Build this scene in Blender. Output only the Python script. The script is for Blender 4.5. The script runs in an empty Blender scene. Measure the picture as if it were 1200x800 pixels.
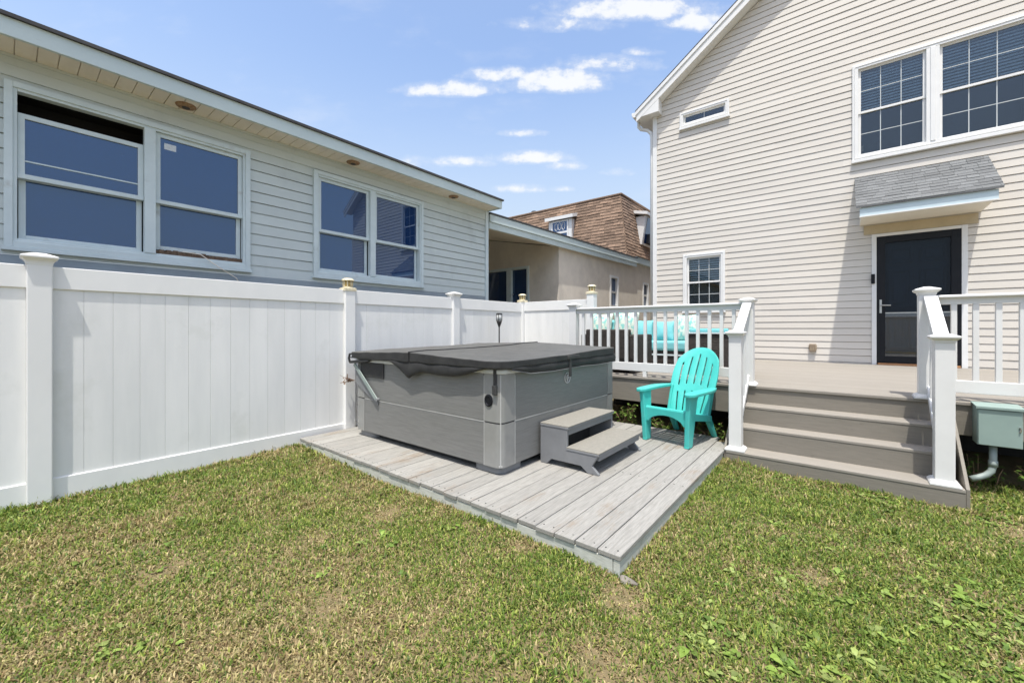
import bpy, bmesh, math, random
import numpy as np
from mathutils import Vector, Matrix
random.seed(7); rng = np.random.default_rng(11)
S = bpy.context.scene; COL = S.collection; R = math.radians
# ------------------------------------------------------------------ camera
CH = 1.35
cam = bpy.data.cameras.new('camera'); camo = bpy.data.objects.new('camera', cam); COL.objects.link(camo)
cam.sensor_width = 36; cam.lens = 36*480.4/1200; cam.shift_y = -15.4/1200
cam.clip_start = .05; cam.clip_end = 2000
YAW = .6785
camo.location = (0, 0, CH); camo.rotation_euler = (R(90), 0, YAW-R(90))
S.camera = camo
# ------------------------------------------------------------------ sun and sky
SUN = Vector((1, .47, -3.3))
EL = math.asin(-SUN.z/SUN.length); AZ = math.atan2(-SUN.x, -SUN.y)
sl = bpy.data.lights.new('sun', 'SUN'); so = bpy.data.objects.new('sun', sl); COL.objects.link(so)
sl.energy = 2.75; sl.angle = R(.53); sl.color = (1, .965, .9)
so.rotation_euler = SUN.to_track_quat('-Z', 'Y').to_euler(); so.location = (-4, -2, 14)
W = bpy.data.worlds.new('World'); S.world = W; W.use_nodes = True
S.view_settings.view_transform = 'Standard'; S.view_settings.look = 'None'
S.view_settings.exposure = .97; S.view_settings.gamma = 1; S.view_settings.use_curve_mapping = False
SKYS = .15
def world():
    nt = W.node_tree; N = nt.nodes; L = nt.links
    bg = N['Background']; bg.inputs[1].default_value = SKYS
    sky = N.new('ShaderNodeTexSky'); sky.sky_type = 'NISHITA'; sky.sun_disc = False
    sky.sun_elevation = EL; sky.sun_rotation = AZ % (2*math.pi)
    sky.air_density = 1.0; sky.dust_density = 2.2; sky.ozone_density = 1.0
    tc = N.new('ShaderNodeTexCoord'); sep = N.new('ShaderNodeSeparateXYZ'); L.new(tc.outputs['Generated'], sep.inputs[0])
    def m(op, a, b=None, c=None):
        n = N.new('ShaderNodeMath'); n.operation = op
        for i, v in enumerate((a, b, c)):
            if v is None: continue
            if isinstance(v, (int, float)): n.inputs[i].default_value = v
            else: L.new(v, n.inputs[i])
        return n.outputs[0]
    F = 480.4; c, s = math.cos(YAW), math.sin(YAW); el = m('ARCSINE', sep.outputs[2])
    fw = m('MAXIMUM', m('ADD', m('MULTIPLY', sep.outputs[0], c), m('MULTIPLY', sep.outputs[1], s)), .02)
    az = m('DIVIDE', m('SUBTRACT', m('MULTIPLY', sep.outputs[0], s), m('MULTIPLY', sep.outputs[1], c)), fw); ev = m('DIVIDE', sep.outputs[2], fw)
    cmb = N.new('ShaderNodeCombineXYZ'); L.new(az, cmb.inputs[0]); L.new(ev, cmb.inputs[1])
    def nz(scale, sz, det):
        mp = N.new('ShaderNodeMapping'); mp.inputs['Scale'].default_value = (1, sz, 1); L.new(cmb.outputs[0], mp.inputs[0])
        n = N.new('ShaderNodeTexNoise'); n.inputs['Scale'].default_value = scale; n.inputs['Detail'].default_value = det
        n.inputs['Roughness'].default_value = .6; L.new(mp.outputs[0], n.inputs[0]); return n.outputs['Fac']
    hz = N.new('ShaderNodeMapRange'); hz.interpolation_type = 'SMOOTHSTEP'; L.new(el, hz.inputs[0])
    hz.inputs[1].default_value = .05; hz.inputs[2].default_value = .62; hz.inputs[3].default_value = .9; hz.inputs[4].default_value = 0
    hm = N.new('ShaderNodeMix'); hm.data_type = 'RGBA'; L.new(hz.outputs[0], hm.inputs[0]); L.new(sky.outputs[0], hm.inputs[6]); hm.inputs[7].default_value = (2.25, 2.52, 2.78, 1)
    n1 = nz(21, 1.3, 8); n2 = nz(8, 1.5, 3)
    # cumulus (azimuth, elevation, half sizes, strength), given as directions in the sky
    blobs = [(740, 13, 88, 16, 1.1), (655, 30, 60, 10, .62), (820, 28, 40, 13, 1.0), (525, 106, 52, 11, 1.05), (585, 89, 40, 10, .95), (655, 97, 56, 17, 1.15),
             (710, 77, 56, 11, .8), (755, 62, 20, 6, .7), (610, 157, 26, 5, .8), (622, 186, 44, 9, .98), (540, 191, 42, 7, .75), (480, 193, 36, 9, .6), (612, 222, 30, 6, .75),
             (655, 222, 16, 4, .6), (660, 195, 22, 7, .8), (725, 203, 18, 5, .5)]
    tot = None
    for px, py, hw, hh, st in blobs:
        a, e = (px-600)/F, (384.6-py)/F
        da = m('MULTIPLY', m('SUBTRACT', az, a), F/hw); de = m('MULTIPLY', m('SUBTRACT', ev, e), F/hh)
        de = m('MULTIPLY', de, m('ADD', 1.0, m('MULTIPLY', m('LESS_THAN', de, 0.0), .55)))   # flatter undersides
        d = m('ADD', m('MULTIPLY', da, da), m('MULTIPLY', de, de))
        v = m('MULTIPLY', m('MAXIMUM', m('SUBTRACT', 1.0, m('MULTIPLY', d, .5)), 0.0), st)
        tot = v if tot is None else m('MAXIMUM', tot, v)
    x = m('ADD', m('MULTIPLY', tot, .95), m('MULTIPLY', m('SUBTRACT', n1, .5), 1.7))
    x = m('ADD', x, m('MULTIPLY', m('SUBTRACT', n2, .5), .45))
    x = m('MULTIPLY', x, m('GREATER_THAN', tot, .001))
    mr = N.new('ShaderNodeMapRange'); mr.interpolation_type = 'SMOOTHSTEP'
    mr.inputs[1].default_value = .34; mr.inputs[2].default_value = .95; mr.inputs[4].default_value = .92; L.new(x, mr.inputs[0])
    m2 = N.new('ShaderNodeMapRange'); m2.interpolation_type = 'SMOOTHSTEP'; m2.inputs[1].default_value = .02; m2.inputs[2].default_value = .85; m2.inputs[4].default_value = .32; L.new(x, m2.inputs[0])
    m3 = N.new('ShaderNodeMapRange'); m3.interpolation_type = 'SMOOTHSTEP'; m3.inputs[1].default_value = .50; m3.inputs[2].default_value = .80; m3.inputs[4].default_value = .22; L.new(nz(3.2, 2.2, 6), m3.inputs[0])
    mk = m('MAXIMUM', m('MAXIMUM', mr.outputs[0], m2.outputs[0]), m3.outputs[0])
    mx = N.new('ShaderNodeMix'); mx.data_type = 'RGBA'; L.new(mk, mx.inputs[0]); L.new(hm.outputs[2], mx.inputs[6])
    mx.inputs[7].default_value = (3.4, 3.45, 3.5, 1)
    L.new(mx.outputs[2], bg.inputs[0])
world()
# ------------------------------------------------------------------ materials
MATS = {}
def M(name, c1, c2=None, nscale=4, st=(1, 1, 1), rough=.6, bump=0, bscale=40, bst=(1, 1, 1), bdist=.004, spec=.5, tone=0, metal=0, ior=None,
      worn=None, dirt=None, rnd=0, stint=None, detail=5, lo=.35, hi=.65):
    m = bpy.data.materials.new(name); m.use_nodes = True; nt = m.node_tree; N = nt.nodes; L = nt.links; b = N['Principled BSDF']
    tc = N.new('ShaderNodeTexCoord')
    def noise(scale, stv, det=5):
        mp = N.new('ShaderNodeMapping'); mp.inputs['Scale'].default_value = stv; L.new(tc.outputs['Object'], mp.inputs[0])
        n = N.new('ShaderNodeTexNoise'); n.inputs['Scale'].default_value = scale; n.inputs['Detail'].default_value = det
        n.inputs['Roughness'].default_value = .62; L.new(mp.outputs[0], n.inputs[0]); return n.outputs['Fac']
    def rng_(v, a, bb, o0=0., o1=1.):
        n = N.new('ShaderNodeMapRange'); n.inputs[1].default_value = a; n.inputs[2].default_value = bb; n.inputs[3].default_value = o0; n.inputs[4].default_value = o1
        L.new(v, n.inputs[0]); return n.outputs[0]
    def mix(f, a, bb, mode='MIX'):
        n = N.new('ShaderNodeMix'); n.data_type = 'RGBA'; n.blend_type = mode
        if isinstance(f, float): n.inputs[0].default_value = f
        else: L.new(f, n.inputs[0])
        for i, v in ((6, a), (7, bb)):
            if isinstance(v, tuple): n.inputs[i].default_value = (*v, 1)
            else: L.new(v, n.inputs[i])
        return n.outputs[2]
    col = mix(rng_(noise(nscale, st, detail), lo, hi), c1, c2 or c1)
    if tone:
        at = N.new('ShaderNodeAttribute'); at.attribute_name = 'tone'
        h = N.new('ShaderNodeHueSaturation'); L.new(rng_(at.outputs['Fac'], 0, 1, 1-tone, 1+tone), h.inputs['Value']); L.new(col, h.inputs['Color']); col = h.outputs[0]
    if rnd:
        oi = N.new('ShaderNodeObjectInfo'); h = N.new('ShaderNodeHueSaturation'); L.new(rng_(oi.outputs['Random'], 0, 1, 1-rnd, 1+rnd), h.inputs['Value']); L.new(col, h.inputs['Color']); col = h.outputs[0]
    if dirt:   # (colour, scale, stretch, threshold, width, amount)
        dc, ds, dst, th, wd, am = dirt
        col = mix(rng_(noise(ds, dst, 6), th, th+wd, 0, am), col, dc)
    if worn:
        dc, ds, dst, th, wd, am = worn
        f1 = noise(ds, dst, 3); f2 = noise(9, (1.2, 22, 22), 5)
        a = N.new('ShaderNodeMath'); a.operation = 'MULTIPLY_ADD'; L.new(f2, a.inputs[0]); a.inputs[1].default_value = .45; L.new(f1, a.inputs[2])
        col = mix(rng_(a.outputs[0], th, th+wd, 0, am), col, dc)
    L.new(col, b.inputs['Base Color']); b.inputs['Roughness'].default_value = rough; b.inputs['Metallic'].default_value = metal
    b.inputs['Specular IOR Level'].default_value = spec
    if ior: b.inputs['IOR'].default_value = ior
    if stint: b.inputs['Specular Tint'].default_value = (*stint, 1)
    if bump:
        bp = N.new('ShaderNodeBump'); bp.inputs['Strength'].default_value = bump; bp.inputs['Distance'].default_value = bdist
        L.new(noise(bscale, bst, 4), bp.inputs['Height']); L.new(bp.outputs[0], b.inputs['Normal'])
    MATS[name] = m; return m
def glass_mat(name, tint, ior, spread=.0):
    m = bpy.data.materials.new(name); m.use_nodes = True; nt = m.node_tree; N = nt.nodes; L = nt.links; N.remove(N['Principled BSDF'])
    out = N['Material Output']; tr = N.new('ShaderNodeBsdfTransparent'); tr.inputs[0].default_value = (*tint, 1)
    gl = N.new('ShaderNodeBsdfGlossy'); gl.inputs['Roughness'].default_value = .015; gl.inputs[0].default_value = (.95, .97, 1, 1)
    fr = N.new('ShaderNodeFresnel'); fr.inputs[0].default_value = ior; mx = N.new('ShaderNodeMixShader')
    L.new(fr.outputs[0], mx.inputs[0]); L.new(tr.outputs[0], mx.inputs[1]); L.new(gl.outputs[0], mx.inputs[2]); L.new(mx.outputs[0], out.inputs[0]); return m
vinyl = M('white_vinyl', (.79, .785, .755), (.74, .738, .71), 2.2, (1, 1, .5), .42, dirt=((.58, .58, .53), 3.1, (1, 1, .35), .60, .18, .28), bump=.12, bscale=3, bdist=.01)
vinylp = M('fence_panel_vinyl', (.79, .785, .755), (.72, .72, .695), 1.6, (3, 3, .4), .45, dirt=((.52, .53, .46), 2.3, (1, 1, .8), .57, .2, .42), bump=.15, bscale=4, bdist=.01, tone=.02)
railw = M('rail_vinyl', (.70, .695, .67), (.655, .65, .625), 3, (1, 1, 1), .4, dirt=((.56, .54, .48), 9, (1, 1, 1), .66, .1, .35))
capl = M('lantern_cream', (.72, .66, .48), (.60, .53, .36), 30, rough=.4)
amber = M('lantern_amber', (.50, .36, .12), (.32, .22, .08), 60, rough=.2)
hsid = M('beige_siding', (.615, .575, .51), (.585, .546, .482), 1.1, (1, .6, 2), .55, dirt=((.50, .46, .39), 1.2, (1, 1, .5), .60, .22, .2), bump=.15, bscale=9, bst=(1, 1, 9), bdist=.004, tone=.03)
lsid = M('grey_siding', (.555, .61, .595), (.505, .555, .545), 1.3, (.6, 1, 2), .6, dirt=((.27, .29, .28), 2.2, (1, 1, .5), .56, .2, .35), bump=.2, bscale=9, bst=(1, 1, 9), bdist=.004, tone=.03)
lbase = M('blue_grey_skirt', (.30, .35, .38), (.26, .30, .33), 4, rough=.6)
ltrim = M('pale_painted_trim', (.60, .68, .69), (.54, .62, .63), 5, (1, 1, 1), .5, dirt=((.30, .28, .24), 6, (1, 1, 1), .62, .12, .4))
lfas = M('pale_blue_fascia', (.56, .65, .645), (.50, .585, .59), 2, (.6, 1, 2), .5, dirt=((.36, .38, .37), 5, (1, 1, 2), .62, .15, .35))
soffit = M('cream_soffit', (.80, .735, .63), (.72, .66, .56), 3, rough=.6, dirt=((.35, .29, .21), 7, (1, 1, 1), .6, .15, .4))
rust = M('rusty_metal', (.22, .12, .06), (.36, .25, .15), 40, rough=.8)
ccream = M('canopy_cream', (.80, .76, .66), (.76, .72, .62), 4)
cblue = M('canopy_blue_fascia', (.54, .64, .67), (.50, .60, .63), 4)
headt = M('tan_head_trim', (.50, .41, .26), (.44, .36, .23), 6)
munt = M('muntin_white', (.50, .53, .53), (.46, .49, .49), 5)
wtrim = M('white_trim', (.74, .735, .71), (.70, .695, .67), 4, rough=.45, dirt=((.5, .47, .40), 7, (1, 1, 1), .68, .1, .25))
tar = M('dark_roofing', (.045, .045, .05), (.07, .07, .07), 8, rough=.9)
dgl = M('dark_window_glass', (.002, .020, .085), (.003, .024, .095), 1.2, rough=.015, ior=2.2, stint=(.60, .77, 1.0), dirt=((.35, .38, .42), 11, (1, 1, .22), .715, .05, .4))
hgl = glass_mat('clear_window_glass', (.72, .80, .85), 1.62)
sgl = glass_mat('storm_door_glass', (.55, .6, .65), 1.95)
scr = glass_mat('storm_door_screen', (.55, .6, .65), 1.28)
room = M('dark_room', (.022, .025, .03), (.03, .032, .036), 3, rough=.9)
blind = M('blind_slat', (.80, .82, .82), (.76, .78, .78), 3, rough=.6)
black = M('black_paint', (.008, .009, .012), (.011, .012, .015), 6, rough=.4, spec=.22)
navy = M('dark_door_paint', (.06, .08, .105), (.07, .092, .12), 5, rough=.4)
steel = M('brushed_steel', (.55, .55, .53), (.48, .48, .47), 30, rough=.3, metal=1)
thresh = M('timber_threshold', (.42, .21, .09), (.33, .16, .07), 9, (1, 6, 1), .7)
tan = M('tan_outlet', (.36, .29, .20), (.26, .20, .14), 20, rough=.7)
gshing = M('grey_shingle', (.165, .17, .168), (.125, .13, .132), 60, rough=.95, bump=.5, bscale=180, tone=.2, detail=3)
bshing = M('brown_shingle', (.275, .185, .128), (.205, .14, .097), 14, rough=.95, bump=.6, bscale=120, tone=.33)
stucco = M('tan_stucco', (.72, .655, .56), (.64, .58, .50), 3, rough=.95, bump=.5, bscale=60, bdist=.01, dirt=((.30, .27, .24), 1.1, (1, 1, 1), .55, .2, .35))
pboard = M('weathered_grey_boards', (.325, .315, .285), (.235, .228, .205), 7, (1, 14, 14), .8, bump=.55, bscale=9, bst=(1.4, 26, 26), bdist=.004, tone=.10,
           dirt=((.17, .165, .148), 11, (2, 9, 2), .60, .12, .55), worn=((.225, .175, .125), 1.0, (1.0, 3.4, 1), .805, .09, .75))
pskirt = M('weathered_skirt_board', (.52, .53, .475), (.43, .44, .39), 5, (3, 3, 12), .8, bump=.4, bscale=8, bst=(3, 3, 24), bdist=.004, dirt=((.30, .30, .22), 5, (1, 1, 1), .56, .15, .45))
dstain = M('taupe_deck_stain', (.275, .25, .212), (.24, .218, .184), 6, (9, 1, 9), .72, bump=.35, bscale=9, bst=(24, 1.4, 24), bdist=.003, tone=.05, dirt=((.15, .13, .105), 8, (4, 1, 4), .64, .1, .4))
driser = M('taupe_riser_stain', (.215, .195, .16), (.185, .168, .137), 6, (9, 1, 12), .75, bump=.4, bscale=9, bst=(20, 1.4, 24), bdist=.003, dirt=((.11, .095, .075), 10, (4, 1, 6), .66, .06, .55))
tubp = M('grey_spa_panel', (.20, .20, .19), (.15, .15, .143), 5, (1.2, 1.2, 40), .42, bump=.4, bscale=7, bst=(1.2, 1.2, 60), bdist=.002)
tubc = M('grey_corner_panel', (.265, .265, .25), (.235, .235, .222), 6, rough=.18)
tubt = M('pale_trim_and_highlight', (.42, .42, .40), (.36, .36, .34), 9, rough=.35)  # panel trims, and the painted highlight on the tub's near corner
tubs = M('pale_spa_shell', (.60, .61, .59), (.54, .55, .53), 6, rough=.25)
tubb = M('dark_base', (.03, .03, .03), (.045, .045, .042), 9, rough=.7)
cover = M('charcoal_vinyl_cover', (.10, .098, .088), (.08, .079, .071), 3.0, (1, 1, 1), .52, bump=.6, bscale=6, bdist=.03, dirt=((.20, .19, .175), 3.4, (1, 1, 1), .56, .2, .38))
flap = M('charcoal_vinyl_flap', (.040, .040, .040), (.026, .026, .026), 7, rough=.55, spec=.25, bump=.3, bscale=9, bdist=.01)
plast = M('step_grey_plastic', (.20, .205, .21), (.175, .18, .185), 9, rough=.55, dirt=((.28, .28, .27), 6, (1, 1, 1), .6, .2, .3))
tread = M('step_tread_grit', (.25, .237, .20), (.21, .20, .17), 40, rough=.9, bump=.4, bscale=150)
teal = M('turquoise_plastic', (.062, .475, .42), (.050, .425, .375), 3, rough=.38, bump=.06, bscale=60, dirt=((.15, .43, .38), 4, (1, 1, 1), .52, .2, .5))
wick = M('dark_wicker', (.035, .027, .022), (.022, .017, .014), 14, rough=.6, bump=1, bscale=26, bst=(1, 1, 2.2), bdist=.012)
cush = M('turquoise_cushion', (.20, .52, .53), (.15, .46, .48), 6, rough=.9, bump=.3, bscale=9, bdist=.02)
patt = M('floral_pillow', (.62, .68, .58), (.22, .52, .47), 16, rough=.9, lo=.47, hi=.56)
ebox = M('grey_green_enamel', (.26, .345, .31), (.23, .31, .28), 3, rough=.45, dirt=((.30, .20, .12), 9, (1, 1, 1), .68, .06, .6))
pvc = M('grey_conduit', (.27, .32, .295), (.22, .27, .25), 9, rough=.5)
torchm = M('torch_black', (.02, .018, .016), (.035, .03, .026), 20, rough=.5)
frost = M('torch_glass', (.55, .56, .54), (.45, .46, .44), 20, rough=.25)
stone = M('pale_stone', (.24, .215, .18), (.15, .135, .11), 9, rough=.95, bump=.8, bscale=20, bdist=.02)
twigm = M('dry_twig', (.22, .13, .08), (.32, .20, .12), 20, rough=.9)
paper = M('paper_sticker', (.70, .73, .76), (.55, .6, .66), 60, rough=.7)
debris = M('brown_debris', (.10, .065, .045), (.18, .125, .085), 25, rough=.95, bump=.8, bscale=60, bdist=.01)
def leaf_mat(name, trans=.35, rough=.55):
    m = bpy.data.materials.new(name); m.use_nodes = True; nt = m.node_tree; N = nt.nodes; L = nt.links; b = N['Principled BSDF']
    at = N.new('ShaderNodeAttribute'); at.attribute_name = 'col'; L.new(at.outputs['Color'], b.inputs['Base Color']); b.inputs['Roughness'].default_value = rough
    b.inputs['Specular IOR Level'].default_value = .3
    tr = N.new('ShaderNodeBsdfTranslucent'); L.new(at.outputs['Color'], tr.inputs[0]); mx = N.new('ShaderNodeMixShader'); mx.inputs[0].default_value = trans
    L.new(b.outputs[0], mx.inputs[1]); L.new(tr.outputs[0], mx.inputs[2]); L.new(mx.outputs[0], N['Material Output'].inputs[0]); return m
bladem = leaf_mat('grass_blade'); leafm = leaf_mat('weed_leaf', .3, .5)
# ------------------------------------------------------------------ helpers
ORG = {}
def tag(o, label=None, cat=None, group=None, kind=None):
    if label: o['label'] = label
    if cat: o['category'] = cat
    if group: o['group'] = group
    if kind: o['kind'] = kind
    return o
def thing(name, label, cat, loc=(0, 0, 0), group=None, rz=0):
    o = bpy.data.objects.new(name, None); COL.objects.link(o); o.location = loc; o.rotation_euler = (0, 0, rz); o.empty_display_size = .2
    ORG[o] = Vector(loc); return tag(o, label, cat, group)
def TV(y0): return lambda a, d, z: (a, y0-d, z)
def TU(x0): return lambda a, d, z: (x0-d, a, z)
class MB:
    def __init__(s, T=None): s.v = []; s.f = []; s.t = []; s.T = T or (lambda a, b, c: (a, b, c)); s.sm = False; s.col = []
    def add(s, vs, fs, tone=.5):
        n = len(s.v); s.v += [s.T(*p) for p in vs]; s.f += [tuple(i+n for i in f) for f in fs]; s.t += [tone]*len(fs); return s
    def box(s, a0, a1, b0, b1, c0, c1, tone=.5):
        return s.add([(a, b, c) for a in (a0, a1) for b in (b0, b1) for c in (c0, c1)], [(0, 1, 3, 2), (4, 6, 7, 5), (0, 4, 5, 1), (2, 3, 7, 6), (0, 2, 6, 4), (1, 5, 7, 3)], tone)
    def prism(s, pts, axis, lo, hi, tone=.5):      # polygon in the two other axes, extruded along axis 0/1/2
        def P(p, h):
            q = list(p); q.insert(axis, h); return tuple(q)
        n = len(pts); vs = [P(p, lo) for p in pts]+[P(p, hi) for p in pts]
        return s.add(vs, [tuple(range(n-1, -1, -1)), tuple(range(n, 2*n))]+[(i, (i+1) % n, n+(i+1) % n, n+i) for i in range(n)], tone)
    def beam(s, p, q, w, h, up=(0, 0, 1), tone=.5):     # box beam from p to q, w across, h along up
        p = Vector(p); q = Vector(q); d = (q-p).normalized(); sd = d.cross(Vector(up)).normalized(); u = sd.cross(d)
        vs = [tuple(c+sd*a*w/2+u*b*h/2) for c in (p, q) for a, b in ((-1, -1), (1, -1), (1, 1), (-1, 1))]
        return s.add(vs, [(0, 3, 2, 1), (4, 5, 6, 7), (0, 1, 5, 4), (1, 2, 6, 5), (2, 3, 7, 6), (3, 0, 4, 7)], tone)
    def tube(s, pts, r, n=8, cap=True):
        pts = [Vector(p) for p in pts]; rings = []; rr = r if isinstance(r, (list, tuple)) else [r]*len(pts)
        ref = None
        for i, p in enumerate(pts):
            d = (pts[min(i+1, len(pts)-1)]-pts[max(i-1, 0)]).normalized()
            if ref is None: ref = d.orthogonal().normalized()
            ref = (ref-d*ref.dot(d)).normalized(); b = d.cross(ref)
            rings.append([tuple(p+(ref*math.cos(k*2*math.pi/n)+b*math.sin(k*2*math.pi/n))*rr[i]) for k in range(n)])
        vs = [v for g in rings for v in g]; fs = []
        for i in range(len(pts)-1):
            for k in range(n): fs.append((i*n+k, i*n+(k+1) % n, (i+1)*n+(k+1) % n, (i+1)*n+k))
        if cap: fs += [tuple(range(n-1, -1, -1)), tuple((len(pts)-1)*n+k for k in range(n))]
        return s.add(vs, fs)
    def lathe(s, c, prof, n=16):                    # prof: (radius, z)
        vs = [(c[0]+r*math.cos(k*2*math.pi/n), c[1]+r*math.sin(k*2*math.pi/n), c[2]+z) for r, z in prof for k in range(n)]; m = len(prof)
        fs = [(i*n+k, i*n+(k+1) % n, (i+1)*n+(k+1) % n, (i+1)*n+k) for i in range(m-1) for k in range(n)]+[tuple(range(n-1, -1, -1)), tuple((m-1)*n+k for k in range(n))]
        return s.add(vs, fs)
    def frust(s, cx, cy, secs, tone=.5):            # stacked squares: (half, z) or (hx, hy, z)
        vs = []
        for q in secs:
            hx, hy, z = (q[0], q[0], q[1]) if len(q) == 2 else q
            vs += [(cx-hx, cy-hy, z), (cx+hx, cy-hy, z), (cx+hx, cy+hy, z), (cx-hx, cy+hy, z)]
        m = len(secs); fs = [(3, 2, 1, 0), tuple((m-1)*4+k for k in range(4))]+[(i*4+k, i*4+(k+1) % 4, (i+1)*4+(k+1) % 4, (i+1)*4+k) for i in range(m-1) for k in range(4)]
        return s.add(vs, fs, tone)
    def ring(s, a0, a1, z0, z1, w, d0, d1):         # rectangular frame in wall coordinates (a, d, z)
        s.box(a0, a0+w, d0, d1, z0, z1); s.box(a1-w, a1, d0, d1, z0, z1); s.box(a0+w, a1-w, d0, d1, z1-w, z1); return s.box(a0+w, a1-w, d0, d1, z0, z0+w)
    def build(s, name, mat, parent=None, bevel=0, smooth=False, local=False, seg=2, subsurf=0, fixn=True):
        vs = s.v
        if parent is not None and not local:
            o = ORG[parent]; vs = [(x-o.x, y-o.y, z-o.z) for x, y, z in vs]
        me = bpy.data.meshes.new(name); me.from_pydata(vs, [], s.f)
        if fixn:
            bm = bmesh.new(); bm.from_mesh(me); bmesh.ops.recalc_face_normals(bm, faces=bm.faces); bm.to_mesh(me); bm.free()
        at = me.attributes.new('tone', 'FLOAT', 'FACE'); at.data.foreach_set('value', s.t)
        me.materials.append(mat); ob = bpy.data.objects.new(name, me); COL.objects.link(ob)
        if smooth or subsurf: me.polygons.foreach_set('use_smooth', [True]*len(me.polygons))
        if bevel:
            md = ob.modifiers.new('bevel', 'BEVEL'); md.width = bevel; md.segments = seg; md.limit_method = 'ANGLE'; md.angle_limit = R(35)
        if subsurf:
            md = ob.modifiers.new('sub', 'SUBSURF'); md.levels = subsurf; md.render_levels = subsurf
        if parent is not None:
            ob.parent = parent; ORG[ob] = ORG[parent]
        return ob
def siding(mb, a0, a1, z0, z1, course, lip, holes=(), amin=None, amax=None):
    amin = amin or (lambda z: a0); amax = amax or (lambda z: a1); nz = int(math.ceil((z1-z0)/course-1e-6))
    for i in range(nz):
        zb = z0+i*course; zt = min(zb+course, z1); tn = random.random()
        cuts = sorted({zb, zt} | {h for H in holes for h in H[2:] if zb+.002 < h < zt-.002})
        for j in range(len(cuts)-1):
            ca, cb = cuts[j], cuts[j+1]; da = lip*(1-(ca-zb)/course); db = lip*(1-(cb-zb)/course); mid = (ca+cb)/2
            segs = [('L', 'R')]; hs = sorted((H for H in holes if H[2] < mid < H[3]), key=lambda H: H[0])
            edges = ['L']
            for H in hs: edges += [H[0], H[1]]
            edges.append('R')
            for k in range(0, len(edges), 2):
                l, r = edges[k], edges[k+1]
                lb = amin(ca) if l == 'L' else l; lt = amin(cb) if l == 'L' else l; rb = amax(ca) if r == 'R' else r; rt = amax(cb) if r == 'R' else r
                if rb-lb < .01: continue
                rt = max(rt, lt+.001)
                if j == 0 and rb-lb > 2.2 and rt-lt > 2.2: jx = random.uniform(lb+.5, rb-.5); mb.add([(jx, da+.0013, ca), (min(jx+.9, rb-.06, rt-.06), da+.0013, ca), (min(jx+.9, rb-.06, rt-.06), .0018, zt-.012), (jx, .0018, zt-.012)], [(0, 1, 2, 3)], random.random()); mb.add([(jx, da+.0013, ca), (jx, .0018, zt-.012), (jx, -.001, zt-.012), (jx, da-.002, ca)], [(0, 1, 2, 3)], tn)
                gv = .011 if j == len(cuts)-2 and cb-ca > .02 else 0; cg = cb-gv; dg = lip*(1-(cg-zb)/course)
                mb.add([(lb, da, ca), (rb, da, ca), (rt, dg, cg), (lt, dg, cg)], [(0, 1, 2, 3)], tn)
                if gv: mb.add([(lt, dg, cg), (rt, dg, cg), (rt, -.016, cb), (lt, -.016, cb)], [(0, 1, 2, 3)], tn)
                if j == 0: mb.add([(lb, da, ca), (rb, da, ca), (rb, -.017, ca+.001), (lb, -.017, ca+.001)], [(3, 2, 1, 0)], tn)
def shingles(mb, o, u, v, n, wfun, H, row, tab, th=.012):
    o = Vector(o); u = Vector(u).normalized(); v = Vector(v).normalized(); n = Vector(n).normalized(); k = int(round(H/row))
    for i in range(k):
        h0, h1 = i*row, min((i+1)*row+.02, H); l, r = wfun((h0+h1)/2); x = l-random.random()*tab
        while x < r:
            w = tab*random.uniform(.7, 1.3); xa, xb = max(x, l), min(x+w-.004, r); x += w
            if xb-xa < .01: continue
            t = th*random.uniform(.7, 1.35); hb = h0-random.choice((0, 0, .012))
            P = lambda a, h, d: tuple(o+u*a+v*h+n*d)
            mb.add([P(xa, hb, 0), P(xb, hb, 0), P(xb, hb, t), P(xa, hb, t), P(xa, h1, .001), P(xb, h1, .001)], [(0, 1, 2, 3), (3, 2, 5, 4), (0, 3, 4), (1, 5, 2), (0, 4, 5, 1)], random.random())
def rrect(x0, x1, y0, y1, r, seg=6):
    P = []
    for cx, cy, a in ((x1-r, y1-r, 0), (x0+r, y1-r, 90), (x0+r, y0+r, 180), (x1-r, y0+r, 270)):
        for k in range(seg+1): t = R(a+90*k/seg); P.append((cx+r*math.cos(t), cy+r*math.sin(t)))
    return P
def vnoise(x, y, sc, seed):
    g = np.random.default_rng(seed).random((64, 64)); fx, fy = x*sc+100, y*sc+100; ix, iy = np.floor(fx).astype(int), np.floor(fy).astype(int); tx, ty = fx-ix, fy-iy
    tx = tx*tx*(3-2*tx); ty = ty*ty*(3-2*ty); G = lambda a, b: g[a % 64, b % 64]
    return (G(ix, iy)*(1-tx)+G(ix+1, iy)*tx)*(1-ty)+(G(ix, iy+1)*(1-tx)+G(ix+1, iy+1)*tx)*ty
def sst(a, b, x): t = np.clip((x-a)/(b-a), 0, 1); return t*t*(3-2*t)
def gz(x, y):
    x = np.asarray(x, float); y = np.asarray(y, float)
    return -.04*sst(3.0, 4.4, x)*sst(.95, .4, y)+.03*(vnoise(x, y, 1.3, 3)-.5)*(1-sst(6, 9, np.hypot(x, y)))+.02*sst(4.2, 4.8, y)*sst(.5, 2.2, x)
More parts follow.
